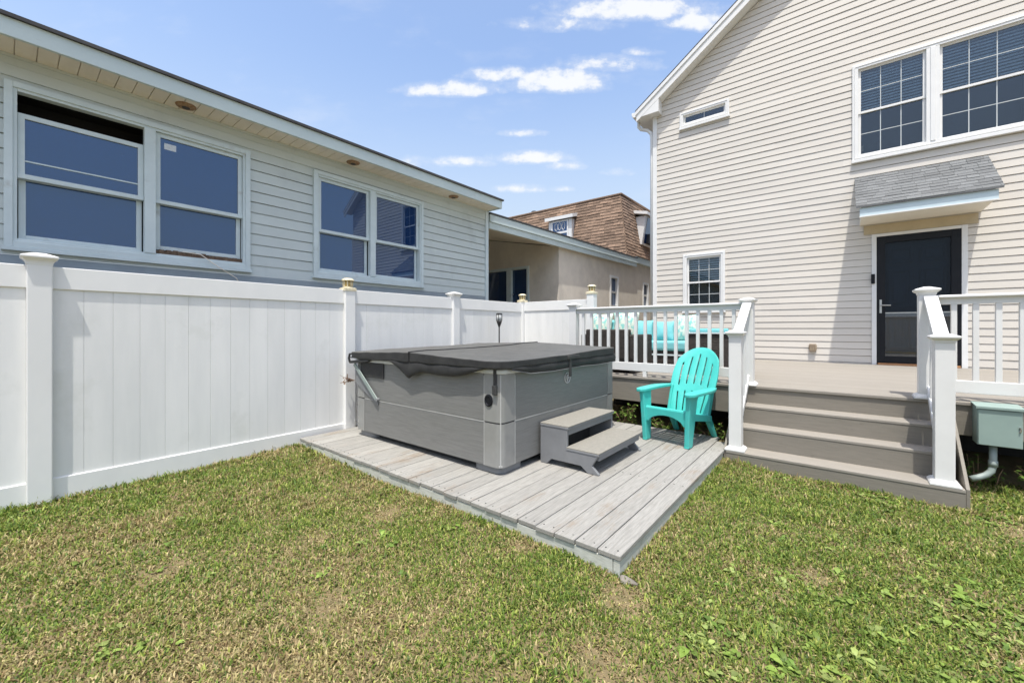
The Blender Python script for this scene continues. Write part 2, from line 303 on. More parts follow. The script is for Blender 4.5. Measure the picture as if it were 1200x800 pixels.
# ------------------------------------------------------------------ ground
def ground():
    def ax(lo, hi): return np.unique(np.concatenate([[-300, -120, -60, -30, -18, -12], np.arange(lo, hi, .12), [hi+2, 16, 24, 40, 80, 160, 300]]))
    X = ax(-5, 8); Y = ax(-7, 6.5); gx, gy = np.meshgrid(X, Y, indexing='ij'); z = gz(gx, gy)
    me = bpy.data.meshes.new('lawn'); nx, ny = gx.shape; vs = np.stack([gx, gy, z], -1).reshape(-1, 3)
    fs = [(i*ny+j, (i+1)*ny+j, (i+1)*ny+j+1, i*ny+j+1) for i in range(nx-1) for j in range(ny-1)]
    me.from_pydata(vs.tolist(), [], fs); me.polygons.foreach_set('use_smooth', [True]*len(fs))
    g = M('soil_and_thatch', (.24, .175, .09), (.15, .13, .055), 16, rough=.95, bump=.9, bscale=90, bdist=.015, dirt=((.30, .225, .13), 2.3, (1, 1, 1), .58, .15, .7))
    me.materials.append(g); o = bpy.data.objects.new('lawn', me); COL.objects.link(o); o['kind'] = 'structure'
ground()
def in_frame(x, y, pad=130):
    c, s = math.cos(YAW), math.sin(YAW); f = c*x+s*y; r = s*x-c*y; px = 600+480.4*r/np.maximum(f, .05)
    return (f > .5) & (px > -pad) & (px < 1200+pad)
def free(x, y, m=0.0):
    bad = ((x > 2.125-m) & (y > .955-m)) | ((x > 4.605-m) & (y > -.755-m)) | (y > 4.84) | (x > 5.6)
    return ~bad
BARE = [(.99, 1.95, .16), (1.26, 2.64, .16), (1.5, .77, .15), (1.95, .85, .20), (1.75, 2.6, .2), (2.75, .12, .15), (.55, 2.95, .2), (4.35, -1.0, .3), (2.0, 1.55, .12)]
def grass():
    n = 1250000; x = rng.uniform(-1.5, 5.7, n); y = rng.uniform(-3.8, 4.85, n)
    d = np.hypot(x, y); fr = in_frame(x, y)
    p = np.where(fr, np.clip((2.6/np.maximum(d, .6))**1.1, .3, 1.0), .10)
    bare = np.zeros(n)
    for bx, by, br in BARE: bare = np.maximum(bare, np.exp(-(((x-bx)**2+(y-by)**2)/(.62*br)**2)))
    dens = .50+.75*vnoise(x, y, 2.1, 5)+.45*(vnoise(x, y, 7, 6)-.5)
    p *= np.clip(dens, .35, 1)*(1-.45*bare)
    k = free(x, y) & (rng.random(n) < p) & (d > .8); x, y, d, bare = x[k], y[k], d[k], bare[k]; n = len(x)
    z = gz(x, y); L = rng.uniform(.013, .036, n)*(1-.45*bare)*(1+.35*(d > 3.5))*(.5+.5*vnoise(x, y, 3.3, 8)+.7*vnoise(x, y, 13, 9)**1.5); w = rng.uniform(.0016, .0036, n)*(1+.13*d)
    edge = ((np.abs(y-4.80) < .09) | (np.abs(x-2.10) < .06) | ((np.abs(y-.93) < .05) & (x > 2.1)) | (np.abs(x-4.58) < .05)) & (rng.random(n) < .55); L = np.where(edge, L*1.5, L)
    th = rng.uniform(0, 2*np.pi, n); lean = rng.beta(2.6, 1.5, n)*1.5
    pg = vnoise(x, y, 1.1, 21)*.55+vnoise(x, y, 3.1, 23)*.25+vnoise(x, y, 7.5, 22)*.2; right = np.clip((x*.63-y*.78+.3)/3.5, -1, 1)
    u = rng.random(n); green = np.clip(.62+(pg-.5)*2.3-.02*right, .08, .93)*(1-.85*bare)
    pal = np.array([[.150, .225, .036], [.31, .35, .075], [.075, .130, .022], [.45, .375, .18], [.27, .195, .095], [.235, .22, .07]])
    isg = u < green; gi = rng.choice(3, n, p=[.5, .3, .2]); bi = 3+rng.choice(3, n, p=[.5, .28, .22]); col = pal[np.where(isg, gi, bi)]*rng.uniform(.55, 1.4, (n, 1))
    lean = np.where(isg, lean, np.clip(lean*1.25, 0, 1.5))
    dx, dy = np.cos(th), np.sin(th); sx, sy = -dy*w, dx*w
    h1, r1 = L*.55*np.cos(lean*.6), L*.55*np.sin(lean*.6); h2, r2 = h1+L*.45*np.cos(np.minimum(lean*1.3, 1.75)), r1+L*.45*np.sin(np.minimum(lean*1.3, 1.75))
    V = np.empty((n, 5, 3)); z0 = z-.004
    V[:, 0] = np.stack([x-sx, y-sy, z0], -1); V[:, 1] = np.stack([x+sx, y+sy, z0], -1)
    V[:, 2] = np.stack([x+dx*r1+sx*.8, y+dy*r1+sy*.8, z+h1], -1); V[:, 3] = np.stack([x+dx*r1-sx*.8, y+dy*r1-sy*.8, z+h1], -1)
    V[:, 4] = np.stack([x+dx*r2, y+dy*r2, z+np.maximum(h2, .004)], -1)
    b = np.arange(n)*5; loops = np.stack([b, b+1, b+2, b+3, b+3, b+2, b+4], -1).ravel()
    ls = np.stack([np.arange(n)*7, np.arange(n)*7+4], -1).ravel()
    raw_mesh('grass', V.reshape(-1, 3), loops, ls, np.repeat(col, 5, 0), bladem)
def raw_mesh(name, V, loops, ls, col, mat):
    me = bpy.data.meshes.new(name); me.vertices.add(len(V)); me.vertices.foreach_set('co', V.ravel().astype(np.float32))
    me.loops.add(len(loops)); me.loops.foreach_set('vertex_index', loops.astype(np.int32)); me.polygons.add(len(ls)); me.polygons.foreach_set('loop_start', ls.astype(np.int32))
    me.update(calc_edges=True); a = me.color_attributes.new('col', 'FLOAT_COLOR', 'POINT'); a.data.foreach_set('color', np.concatenate([col, np.ones((len(col), 1))], 1).ravel().astype(np.float32))
    me.materials.append(mat); o = bpy.data.objects.new(name, me); COL.objects.link(o); o['kind'] = 'stuff'; return o
grass(); bpy.data.objects['grass']['label'] = 'short patchy lawn grass, green mixed with dry straw'; bpy.data.objects['grass']['category'] = 'grass'
def leaf_fan(out, c, dirv, L, w, col, droop=.3):
    V, F, C = out; d = Vector(dirv).normalized(); sd = d.cross(Vector((0, 0, 1)))
    sd = sd.normalized() if sd.length > .01 else Vector((1, 0, 0)); up = sd.cross(d); b = len(V)
    for t, ww, h in ((0, .12, 0), (.3, .8, .06), (.62, 1, .05), (.86, .6, -.02)):
        p = Vector(c)+d*L*t+up*L*h-Vector((0, 0, L*droop*t*t)); V.append(tuple(p-sd*w*ww/2+up*w*.12*ww)); V.append(tuple(p)); V.append(tuple(p+sd*w*ww/2+up*w*.12*ww))
    V.append(tuple(Vector(c)+d*L-Vector((0, 0, L*droop)))); C += [col]*13
    for i in range(3):
        a = b+i*3; F += [(a, a+3, a+4, a+1), (a+1, a+4, a+5, a+2)]
    F += [(b+9, b+12, b+10), (b+10, b+12, b+11)]
def weeds():
    out = ([], [], [])
    def plant(x, y, k, s):
        base = random.choice(((.19, .28, .05), (.24, .33, .07), (.29, .35, .10), (.13, .21, .04), (.25, .31, .09)))
        z = float(gz(x, y))
        for i in range(k):
            a = random.uniform(0, 6.283); e = random.uniform(.05, .8); L = s*random.uniform(.6, 1.25); f = random.uniform(.6, 1.35)
            leaf_fan(out, (x+random.uniform(-.02, .02), y+random.uniform(-.02, .02), z+.008), (math.cos(a)*math.cos(e), math.sin(a)*math.cos(e), math.sin(e)), L, L*random.uniform(.38, .6), tuple(q*f for q in base))
    cl = [(2.62, .13, .22, 14), (1.95, .5, .16, 10), (2.0, .05, .3, 16), (1.75, .25, .25, 14), (2.2, -.25, .3, 18), (2.9, -.5, .35, 26), (3.2, -.75, .35, 22), (3.6, -.35, .3, 9), (2.5, -.55, .3, 20), (2.1, -.55, .3, 14),
          (4.4, -.3, .16, 8), (4.48, -.95, .2, 18), (4.85, -1.15, .22, 20), (4.4, .45, .16, 7), (2.5, .55, .25, 8), (3.1, .3, .3, 7), (1.4, .1, .25, 10), (1.25, .55, .2, 6), (2.9, -1.2, .4, 18), (3.8, -1.2, .35, 14),
          (.15, 4.68, .12, 6), (.55, 3.4, .4, 5), (1.2, 2.3, .4, 6), (1.95, 4.3, .15, 4), (.4, 2.4, .3, 4), (1.85, 2.0, .1, 3)]
    for cx, cy, r, k in cl:
        for i in range(int(k*1.9)):
            x, y = random.gauss(cx, r*.6), random.gauss(cy, r*.6)
            if bool(free(np.array(x), np.array(y), .02)): plant(x, y, random.randint(4, 9), random.choice((.018, .026, .034, .046)))
    for i in range(330):
        x, y = random.uniform(.2, 4.6), random.uniform(-2.2, 4.7)
        if bool(free(np.array(x), np.array(y), .02)) and random.random() < .35+.5*(x*.63-y*.78+1)/3: plant(x, y, random.randint(2, 5), random.uniform(.012, .026))
    V, F, C = out; loops = np.array([i for f in F for i in f]); n = np.array([len(f) for f in F]); ls = np.concatenate([[0], np.cumsum(n)[:-1]])
    o = raw_mesh('broadleaf_weeds', np.array(V), loops, ls, np.array(C), leafm); tag(o, 'light green broadleaf weeds scattered low through the lawn', 'weeds')
weeds()
# ------------------------------------------------------------------ two storey house
XW = 9.84; HZ = .70
def house():
    h = thing('two_storey_house', 'tall beige clapboard house with gable roof, black door and grid windows', 'house', (XW, 0, 0)); T = TU(XW)
    zs = lambda y: 9.11-.72*y                     # underside of roof at the wall
    YR = -1.2; ZR = zs(YR); YB = 2*YR-3.546
    up = (-2.24, -.16, 4.46, 6.12); sm = (1.94, 2.89, 5.99, 6.27); lo = (2.01, 2.83, 1.78, 3.0); door = (-1.53, -.46, HZ, 2.99)
    zr = lambda z: min(3.546, (9.11-z)/.72) if z > 6.55 else 3.546
    zl = lambda z: 2*YR-zr(z)
    mb = MB(T); siding(mb, 0, 0, HZ-.6, ZR, .1255, .009, (up, sm, lo, door), zl, zr); mb.build('wall', hsid, h, fixn=False)
    mb = MB(TU(0)); mb.T = lambda a, d, z: (XW+a, 3.546+d, z); siding(mb, 0, 9, .1, 6.3, .1255, .009); mb.build('side_wall', hsid, h, fixn=False)
    mb = MB(); mb.prism([(YB, .1), (YB, 6.4), (YR, ZR-.1), (YR, .1)], 0, XW+8.9, XW+9.0); mb.box(XW+.05, XW+9, YB, YB+.05, .1, 6.5); mb.box(XW+.02, XW+9, YB, 3.50, .0, .6)
    mb.build('rear_walls', hsid, h)
    # roof slabs
    ov = .245; mb = MB(); y_e = 3.90; th = .10
    for sgn in (1, -1):
        f = lambda y: YR+sgn*(y-YR); ze = zs(y_e)+.265
        pts = [(f(YR), ZR+.265), (f(y_e), ze), (f(y_e), ze+.03), (f(YR), ZR+.295)]
        mb.prism(pts, 0, XW-ov-.02, XW+9.4)
    mb.build('roof', tar, h)
    mb = MB()
    for sgn in (1, -1):
        f = lambda y: YR+sgn*(y-YR)
        mb.prism([(f(YR), ZR+.263), (f(3.88), zs(3.88)+.263), (f(3.88), zs(3.88)+.01), (f(YR), ZR+.01)], 0, XW-ov-.002, XW-ov+.03)      # rake board
        mb.prism([(f(YR), ZR+.262), (f(3.895), zs(3.895)+.262), (f(3.895), zs(3.895)+.17), (f(YR), ZR+.17)], 0, XW-ov-.022, XW-ov-.002)   # upper moulding
    mb.build('rake_board', wtrim, h, bevel=.004)
    mb = MB()
    for sgn in (1, -1):
        f = lambda y: YR+sgn*(y-YR)
        mb.prism([(f(YR), ZR+.035), (f(3.72), zs(3.72)+.035), (f(3.72), zs(3.72)+.012), (f(YR), ZR+.012)], 0, XW-ov+.03, XW+.03)
    mb.build('soffit', wtrim, h)
    mb = MB(); mb.prism([(3.345, zs(3.345)+.02), (3.345, 6.42), (3.87, 6.42), (3.87, 6.55)], 0, XW-ov-.001+.002, XW-ov+.029)
    mb.prism([(3.345, zs(3.345)+.0), (3.345, 6.422), (3.37, 6.422), (3.37, zs(3.37)+.0)], 0, XW-ov+.030, XW-.001); mb.box(XW-ov+.031, XW+9, 3.3705, 3.87, 6.42, 6.43); mb.box(XW+.03, XW+9, 3.86, 3.885, 6.43, 6.57)
    mb.build('eave_return', wtrim, h)
    # gutter along the side eave and downspout beside the corner
    mb = MB(); gp = [(3.889, 6.56), (3.889, 6.44), (3.96, 6.44), (3.99, 6.50), (3.995, 6.56)]; mb.prism(gp, 0, XW-ov-.015, XW+9.2); mb.build('gutter', wtrim, h, bevel=.01)
    mb = MB(); mb.tube([(XW+.06, 3.94, 6.45), (XW+.06, 3.94, 6.34), (XW+.06, 3.88, 6.26), (XW+.06, 3.72, 6.19), (XW+.06, 3.63, 6.10), (XW+.06, 3.61, 5.95), (XW+.06, 3.61, .75)], .04, 8); mb.build('downspout', wtrim, h, smooth=True)
    mb = MB(T); mb.box(3.462, 3.56, 0, .022, .1, 6.419); mb.box(3.546, 3.568, -.09, .0, .1, 6.419); mb.build('corner_trim', wtrim, h, bevel=.003)
    # windows
    def window(a0, a1, z0, z1, cas, sashes, grid, sill=True, blinds=True, name='window'):
        fr = MB(T); d = .034; fr.ring(a0, a1, z0, z1, cas, -.02, d); fr.ring(a0+cas*.35, a1-cas*.35, z0+cas*.35, z1-cas*.35, cas*.18, d, d+.008)
        if sill: fr.box(a0-.01, a1+.01, -.01, d+.03, z0-.045, z0+.002)
        w = fr.build(name, wtrim, h, bevel=.003)
        for a, b, lz, hz in sashes:
            st = .038; md = (lz+hz)/2 if grid else hz
            for k, (p, q, dep) in enumerate(((md-.02, hz, -.012), (lz, md+.02, -.03)) if grid else ((lz, hz, -.012),)):
                sh = MB(T); sh.ring(a, b, p, q, st, dep-.03, dep); sh.build('sash', wtrim, w, bevel=.002)
                g = MB(T); g.box(a+st-.003, b-st+.003, dep-.020, dep-.016, p+st-.003, q-st+.003); g.build('pane', hgl, w)
                mu = MB(T); n, r_ = (3, 2) if grid else (2, 1); A0, A1, Z0, Z1 = a+st, b-st, p+st, q-st
                for i in range(1, n): x = A0+(A1-A0)*i/n; mu.box(x-.006, x+.006, dep-.0155, dep-.011, Z0, Z1)
                for i in range(1, r_): z = Z0+(Z1-Z0)*i/r_; mu.box(A0, A1, dep-.0156, dep-.0112, z-.006, z+.006)
                mu.build('muntin', munt, w)
            rb = MB(T); rb.box(a-.02, b+.02, -.5, -.49, lz-.02, hz+.02); rb.box(a-.02, a-.01, -.49, -.045, lz-.02, hz+.02); rb.box(b+.01, b+.02, -.49, -.045, lz-.02, hz+.02)
            rb.box(a-.01, b+.01, -.49, -.045, hz+.01, hz+.02); rb.box(a-.01, b+.01, -.49, -.045, lz-.02, lz-.01); rb.build('dark_interior', room, w)
            if blinds:
                bl = MB(T); z = hz-.05
                while z > md+.02: bl.add([(a+.04, -.085, z), (b-.04, -.085, z), (b-.04, -.105, z+.036), (a+.04, -.105, z+.036)], [(0, 1, 2, 3)]); z -= .052
                bl.build('blind', blind, w)
        return w
    w = window(-2.33, -.14, 4.42, 6.165, .085, ((-1.105, -.225, 4.50, 6.085), (-2.245, -1.265, 4.50, 6.085)), True)
    mb = MB(T); mb.box(-1.265, -1.105, -.03, .032, 4.505, 6.08); mb.box(-1.215, -1.155, .032, .042, 4.505, 6.08); mb.build('mullion', wtrim, w, bevel=.003)
    mb = MB(T); mb.box(-.30, -.25, -.075, -.07, 4.60, 4.70); mb.build('window_card', tan, w)
    window(1.90, 2.93, 5.955, 6.31, .075, ((1.975, 2.855, 6.03, 6.235),), False, blinds=False)
    window(1.98, 2.86, 1.74, 3.04, .085, ((2.065, 2.775, 1.825, 2.955),), True)
    # door
    dr = MB(T); dr.box(-1.585, -1.515, -.01, .03, HZ, 3.035); dr.box(-.475, -.41, -.01, .03, HZ, 3.035); dr.box(-1.515, -.475, -.01, .03, 2.985, 3.035)
    D = dr.build('door_casing', wtrim, h, bevel=.003)
    sd = MB(T); sd.ring(-1.513, -.477, HZ+.045, 2.983, .115, -.03, .018); sd.build('storm_door', black, D, bevel=.003)
    g = MB(T); g.box(-1.40, -.59, -.016, -.012, HZ+.155, 1.612); g.build('storm_glass', sgl, D)
    g = MB(T); g.box(-1.40, -.59, -.016, -.012, 1.632, 2.87); g.build('storm_screen', scr, D)
    g = MB(T); g.box(-1.40, -.59, -.018, -.006, 1.6125, 1.6315); g.build('glass_rail', steel, D)
    br = MB(T); br.ring(-1.405, -.585, HZ+.152, 2.876, .007, -.011, -.004); br.build('glass_bead', steel, D)
    pd = MB(T); pd.box(-1.50, -.48, -.16, -.12, HZ+.04, 2.98)
    for a0, a1 in ((-1.36, -1.04), (-.95, -.63)):
        for z0, z1 in ((2.50, 2.78), (1.72, 2.38), (.95, 1.55)): pd.ring(a0, a1, z0, z1, .035, -.12, -.105); pd.box(a0+.07, a1-.07, -.12, -.108, z0+.07, z1-.07)
    pd.build('inner_door', navy, D, bevel=.006)
    sdw = MB(T); sdw.box(-1.53, -1.51, -.16, -.03, HZ, 2.99); sdw.box(-.48, -.46, -.16, -.03, HZ, 2.99); sdw.box(-1.51, -.48, -.16, -.03, 2.983, 2.99); sdw.box(-1.53, -.46, -.2, -.161, HZ, 2.99); sdw.build('door_jamb', black, D)
    hd = MB(T); hd.box(-.545, -.515, .018, .026, 1.62, 1.86); hd.tube([(-.53, .026, 1.76), (-.53, .07, 1.76), (-.55, .075, 1.76), (-.66, .07, 1.755)], .011, 8); hd.build('door_handle', steel, D, smooth=False)
    tb = MB(T); tb.box(-1.5, -.49, -.02, .07, HZ-.0, HZ+.035); tb.build('threshold', thresh, D, bevel=.004)
    bl = MB(T); bl.box(-.452, -.40, .032, .06, 2.15, 2.32); bl.tube([(-.427, .06, 2.2), (-.427, .066, 2.2)], .014, 12); bl.build('doorbell', black, h, bevel=.004)
    # outlet cover low on the wall
    ob = MB(T); ob.box(.395, .50, .008, .06, .90, 1.05); ob.box(.385, .51, .008, .03, .94, 1.03)
    for k in range(4): ob.box(.40+k*.027, .414+k*.027, .06, .072, .925, 1.035)
    ob.build('outlet_cover', tan, h, bevel=.004)
    # canopy over the door: shingled slope, white box below
    c0, c1 = -1.755, -.225; dp = .86; zt = 4.10; zf = 3.39
    bx = MB(T); bx.prism([(.0, 4.05), (dp-.05, zf-.02), (dp-.05, 3.228), (.0, 3.222)], 0, c0+.02, c1-.02)
    cn = bx.build('door_canopy', ccream, h, bevel=.002)
    fb = MB(T); fb.box(c0, c1, dp-.05, dp-.02, 3.222, zf-.028); fb.build('canopy_fascia', cblue, cn, bevel=.002)
    fb = MB(T); fb.box(c0-.004, c1+.004, dp-.06, dp-.012, 3.205, 3.2215); fb.build('canopy_edge', wtrim, cn)
    sh = MB(); n = Vector((-(zt-zf), 0, dp)).normalized()
    base = Vector((XW-dp, 0, zf)); vv = Vector((dp, 0, zt-zf))
    sh.T = lambda a, b, c: (a, b, c)
    wf = lambda hgt: (c0-.05, c1+.05)
    sh.prism([(XW-dp-.01, zf-.03), (XW-dp-.01, zf-.004), (XW, zt-.004), (XW, zt-.03)], 1, c0-.045, c1+.045, .2)
    shingles(sh, base, (0, 1, 0), vv, n, wf, vv.length, .102, .16, .009); sh.build('canopy_shingles', gshing, cn)
    fr = MB(T); fr.box(-1.70, -.30, .0125, .022, 3.04, 3.20); fr.build('door_head_trim', headt, h)
house()
# ------------------------------------------------------------------ grey house behind the fence
YW = 5.55; ZS = 3.69
def bungalow():
    b = thing('grey_bungalow', 'low grey clapboard house behind the white fence with wide reflecting windows', 'house', (3, YW, 0)); T = TV(YW)
    g1 = (.035, 1.815, 2.09, 3.43); g2 = (2.645, 4.415, 2.10, 3.45)
    mb = MB(T); siding(mb, -8, 6.02, 1.985, 3.60, .128, .010, (g1, g2)); mb.box(-8, 6.02, -.02, -.015, 2.0, 2.0+.001); mb.build('wall', lsid, b, fixn=False)
    mb = MB(T); mb.box(-8, 6.05, -.03, .014, 0, 1.98); mb.build('base_wall', lbase, b)
    mb = MB(T); mb.box(-8, 6.02, -.01, .018, 3.505, ZS-.001); mb.box(-8, 6.02, .018, .024, 3.60, 3.607); mb.box(-8, 6.02, .018, .03, 3.665, ZS-.001); mb.build('frieze_board', lsid, b)
    mb = MB(T); mb.box(6.02, 6.10, -.01, .03, 0, ZS-.001); mb.box(6.075, 6.10, -.08, -.01, 0, ZS-.001); mb.build('corner_trim', ltrim, b, bevel=.003)
    mb = MB(T); mb.box(6.06, 6.075, -7, -.02, 0, 3.69); mb.build('end_wall', lsid, b)
    mb = MB(T); x = -8.0                                        # soffit panels with open seams
    while x < 6.06: mb.box(x, min(x+.118, 6.07), -.05, .35, ZS, ZS+.012, random.random()); x += .124
    mb.box(-8, 6.07, .0, .36, ZS+.013, ZS+.02); s = mb.build('soffit', soffit, b)
    mb = MB(T); mb.box(-8, 6.1, .352, .385, ZS-.012, ZS+.135); mb.box(6.055, 6.10, -3, .351, ZS-.012, ZS+.135); mb.build('fascia', lfas, b, bevel=.003)
    mb = MB(T); mb.prism([(.41, ZS+.135), (.41, ZS+.165), (-5.0, ZS+.40), (-5.0, ZS+.36)], 0, -8, 6.13); mb.build('roof', tar, b)
    for x in (1.205, 3.10, 5.02):
        mb = MB(); mb.lathe((x, YW-.17, ZS-.022), [(.03, 0), (.055, .0), (.085, .012), (.09, .022)], 20); mb.build('soffit_light', rust, b, smooth=True)
        mb = MB(); mb.lathe((x, YW-.17, ZS-.026), [(.034, 0), (.036, .006)], 16); mb.build('bulb_socket', tar, b)
    def win(a0, a1, z0, z1, am, drop):
        f = MB(T); f.ring(a0, a1, z0, z1, .05, -.02, .045); f.ring(a0+.048, a1-.048, z0+.048, z1-.048, .026, -.05, .03); f.box(am-.045, am+.045, -.03, .04, z0+.07, z1-.07)
        f.box(a0-.015, a1+.015, .0, .055, z0-.035, z0-.001); w = f.build('window', ltrim, b, bevel=.003)
        r_ = MB(T); r_.box(a0+.03, a1-.03, -.42, -.40, z0, z1); r_.box(a0+.03, a0+.04, -.4, -.06, z0, z1); r_.box(a1-.04, a1-.03, -.4, -.06, z0, z1); r_.box(a0+.04, a1-.04, -.4, -.06, z1-.02, z1); r_.box(a0+.04, a1-.04, -.4, -.06, z0, z0+.02); r_.build('dark_interior', room, w)
        for k, (p, q) in enumerate(((a0+.075, am-.046), (am+.046, a1-.075))):
            dz = drop if k == 0 else 0; top = z1-.075-dz; bot = z0+.075; md = bot+(z1-z0)*.385
            if drop and k: bot += .05
            u = MB(T); u.ring(p, q, md-.02, top, .042, -.04, .0); u.build('sash', ltrim, w, bevel=.002)
            g = MB(T); g.box(p+.04, q-.04, -.022, -.018, md, top-.04); g.build('pane', dgl, w)
            l = MB(T); l.ring(p+.006, q-.006, bot, md+.02, .042, -.085, -.045); l.build('sash', ltrim, w, bevel=.002)
            g = MB(T); g.box(p+.044, q-.044, -.064, -.060, bot+.04, md-.02); g.build('pane', dgl, w)
            m_ = MB(T); m_.box(p, q, -.012, .012, md-.018, md+.022); m_.build('meeting_rail', ltrim, w, bevel=.002)
            if drop and not k: m_ = MB(T); m_.box(p+.042, q-.042, -.0178, -.010, md+.135, md+.147); m_.build('inner_rail', ltrim, w)
            if drop and k:
                m_ = MB(T); n = 26
                for i in range(n): x = p+(q-p)*i/n; m_.box(x, x+(q-p)/n*1.3, -.05+random.uniform(-.01, .01), random.uniform(-.012, .006), z0+.072, z0+.12+random.uniform(-.012, .012)*(1 if i < n*.6 else .3))
                m_.build('debris_strip', debris, w)
                m_ = MB(T); m_.box(p+.075, p+.175, -.0178, -.0165, top-.15, top-.085); m_.build('sticker', paper, w)
        return w
    win(.0, 1.853, 2.05, 3.462, .942, .17); win(2.61, 4.455, 2.06, 3.482, 3.50, 0)
    mb = MB(); mb.tube([(1.2, YW-.04, 2.17), (1.36, YW-.06, 2.16), (1.5, YW-.09, 2.05), (1.7, YW-.07, 1.93), (1.74, YW-.05, 1.86)], .005, 6); mb.build('cable', soffit, b)
bungalow()
# ------------------------------------------------------------------ stucco building with brown mansard
def mansard():
    r = thing('stucco_building', 'tan stucco building with brown shingled mansard roof and small dormers', 'house', (12, 6, 0)); y0 = 5.66; x0 = 8.93
    def wall_with_holes(mb, a0, a1, z0, z1, holes, d0, d1):
        xs = sorted({a0, a1} | {h for H in holes for h in H[:2]})
        for i in range(len(xs)-1):
            m = (xs[i]+xs[i+1])/2; zs = [(z0, z1)]
            for H in holes:
                if H[0] < m < H[1]: zs = [(z0, H[2]), (H[3], z1)]
            for p, q in zs: mb.box(xs[i], xs[i+1], d0, d1, p, q)
    w1 = (11.88, 12.49, 2.0, 3.01); w2 = (14.58, 15.13, 2.1, 3.02)
    mb = MB(TV(y0)); wall_with_holes(mb, x0, 24, 0, 3.78, (w1, w2), -.2, 0); mb.build('wall', stucco, r)
    dw = (6.60, 8.50, 1.2, 3.04)
    mb = MB(); xs = [5.95, 6.13]; T = lambda a, d, z: (x0-d, a, z)
    mb = MB(T); wall_with_holes(mb, y0+.201, 10.2, 0, 3.3, (dw,), -.2, 0); mb.prism([(y0+.201, 3.3), (10.2, 3.3), (10.2, 4.35), (y0+.201, 3.47)], 0, 0, 0) if False else None; mb.build('porch_wall', stucco, r)
    mb = MB(); mb.prism([(y0+.201, 3.3005), (10.2, 3.3005), (10.2, 4.35), (y0+.201, 3.47)], 0, x0+.001, x0+.2); mb.build('porch_gable', stucco, r)
    mb = MB(); mb.box(6.13, x0+.2, 10.2, 10.4, 0, 4.25); mb.build('porch_back_wall', stucco, r)
    mb = MB(T); mb.ring(dw[0], dw[1], dw[2], dw[3], .07, -.06, .03); mb.box(7.22, 7.38, -.06, .025, dw[2], dw[3]-.07); d = mb.build('door_frame', ltrim, r)
    mb = MB(T); mb.box(dw[0]+.06, 7.23, -.1, -.06, dw[2], dw[3]-.06); mb.box(7.37, dw[1]-.06, -.1, -.06, dw[2], dw[3]-.06); mb.build('door_leaf', dgl, d)
    mb = MB(T); mb.tube([(7.19, -.05, 2.3), (7.19, .03, 2.3), (7.19, .03, 2.2)], .015); mb.build('door_handle', steel, d)
    for (a0, a1, z0, z1) in (w1, w2):
        mb = MB(TV(y0)); mb.ring(a0, a1, z0, z1, .07, -.1, .03); mb.box(a0+.07, a1-.07, -.08, -.02, (z0+z1)/2-.03, (z0+z1)/2+.03); w = mb.build('window', wtrim, r, bevel=.003)
        mb = MB(TV(y0)); mb.box(a0+.06, a1-.06, -.07, -.065, z0+.06, z1-.06); mb.build('pane', dgl, w)
    # low roof over porch: sloping fascia, rising soffit
    za, zb = 3.36, 3.46; yf = 5.535
    def slab(mb, lo0, lo1, y_0, y_1, x_a=6.14, x_b=13.75, rise=0.0):
        f = lambda x: (x-6.15)/7.05*(zb-za)+za
        g = lambda x, l: f(x)*1+l
        vs = [(x, y, g(x, l)+(rise if y == y_1 else 0)) for x in (x_a, x_b) for y in (y_0, y_1) for l in (lo0, lo1)]
        mb.add(vs, [(0, 1, 3, 2), (4, 6, 7, 5), (0, 4, 5, 1), (2, 3, 7, 6), (0, 2, 6, 4), (1, 5, 7, 3)])
    mb = MB(); slab(mb, 0, .13, yf, yf+.04); slab(mb, .132, .285, yf-.025, yf+.04); mb.build('fascia', lfas, r, bevel=.004)
    mb = MB(); slab(mb, .05, .08, yf+.041, y0+.2, rise=.02); slab(mb, .1, .13, y0+.201, 10.2, 6.14, x0-.002, .85); mb.build('porch_soffit', soffit, r)
    mb = MB(); slab(mb, .287, .32, yf-.04, 11, 6.13, 13.75, 1.05); mb.build('porch_roof', tar, r)
    # mansard: near corner at bottom (13.78, 5.62)
    bx, by, bz = 13.78, 5.9, 3.84; tx, ty, tz = 14.12, 6.3, 6.22; xe, ye = 24, 13.5
    mb = MB(); core = [(bx+.03, by+.03, bz), (xe, by+.03, bz), (xe, ty+.03, tz), (tx+.03, ty+.03, tz), (bx+.03, ye, bz), (tx+.03, ye, tz), (xe, ye, bz), (xe, ye, tz)]
    mb.add(core, [(0, 1, 2, 3), (0, 3, 5, 4), (3, 2, 7, 5), (4, 5, 7, 6)], .3)
    va = Vector((tx-bx, 0, tz-bz)); Hh = math.hypot(ty-by, tz-bz); Hl = math.hypot(tx-bx, tz-bz)
    shingles(mb, (bx, by, bz), (1, 0, 0), (0, ty-by, tz-bz), (0, -(tz-bz), ty-by), lambda h_: ((tx-bx)*h_/Hh, 10.0), Hh, .115, .26, .02)
    shingles(mb, (bx, by, bz), (0, 1, 0), (tx-bx, 0, tz-bz), (-(tz-bz), 0, tx-bx), lambda h_: ((ty-by)*h_/Hl, 7.6), Hl, .115, .26, .02)
    m = mb.build('mansard_roof', bshing, r, fixn=False)
    mb = MB(); mb.box(tx-.04, xe, ty-.05, ty+.03, tz, tz+.06); mb.box(tx-.04, tx+.04, ty+.031, ye, tz, tz+.06); mb.box(tx+.041, xe, ty+.031, ye, tz, tz+.03); mb.build('roof_edging', bshing, r, bevel=.01)
    mb = MB(); mb.box(bx-.3, bx, y0, 6.3, 3.6, 3.82); mb.box(bx+.0, xe, by-.36, by-.32, 3.62, 3.84); mb.box(bx, bx+.04, by-.319, by+.02, 3.62, 3.84); mb.box(bx+.041, xe, by-.319, by, 3.62, 3.64); mb.build('eave_fascia', lfas, r, bevel=.004)
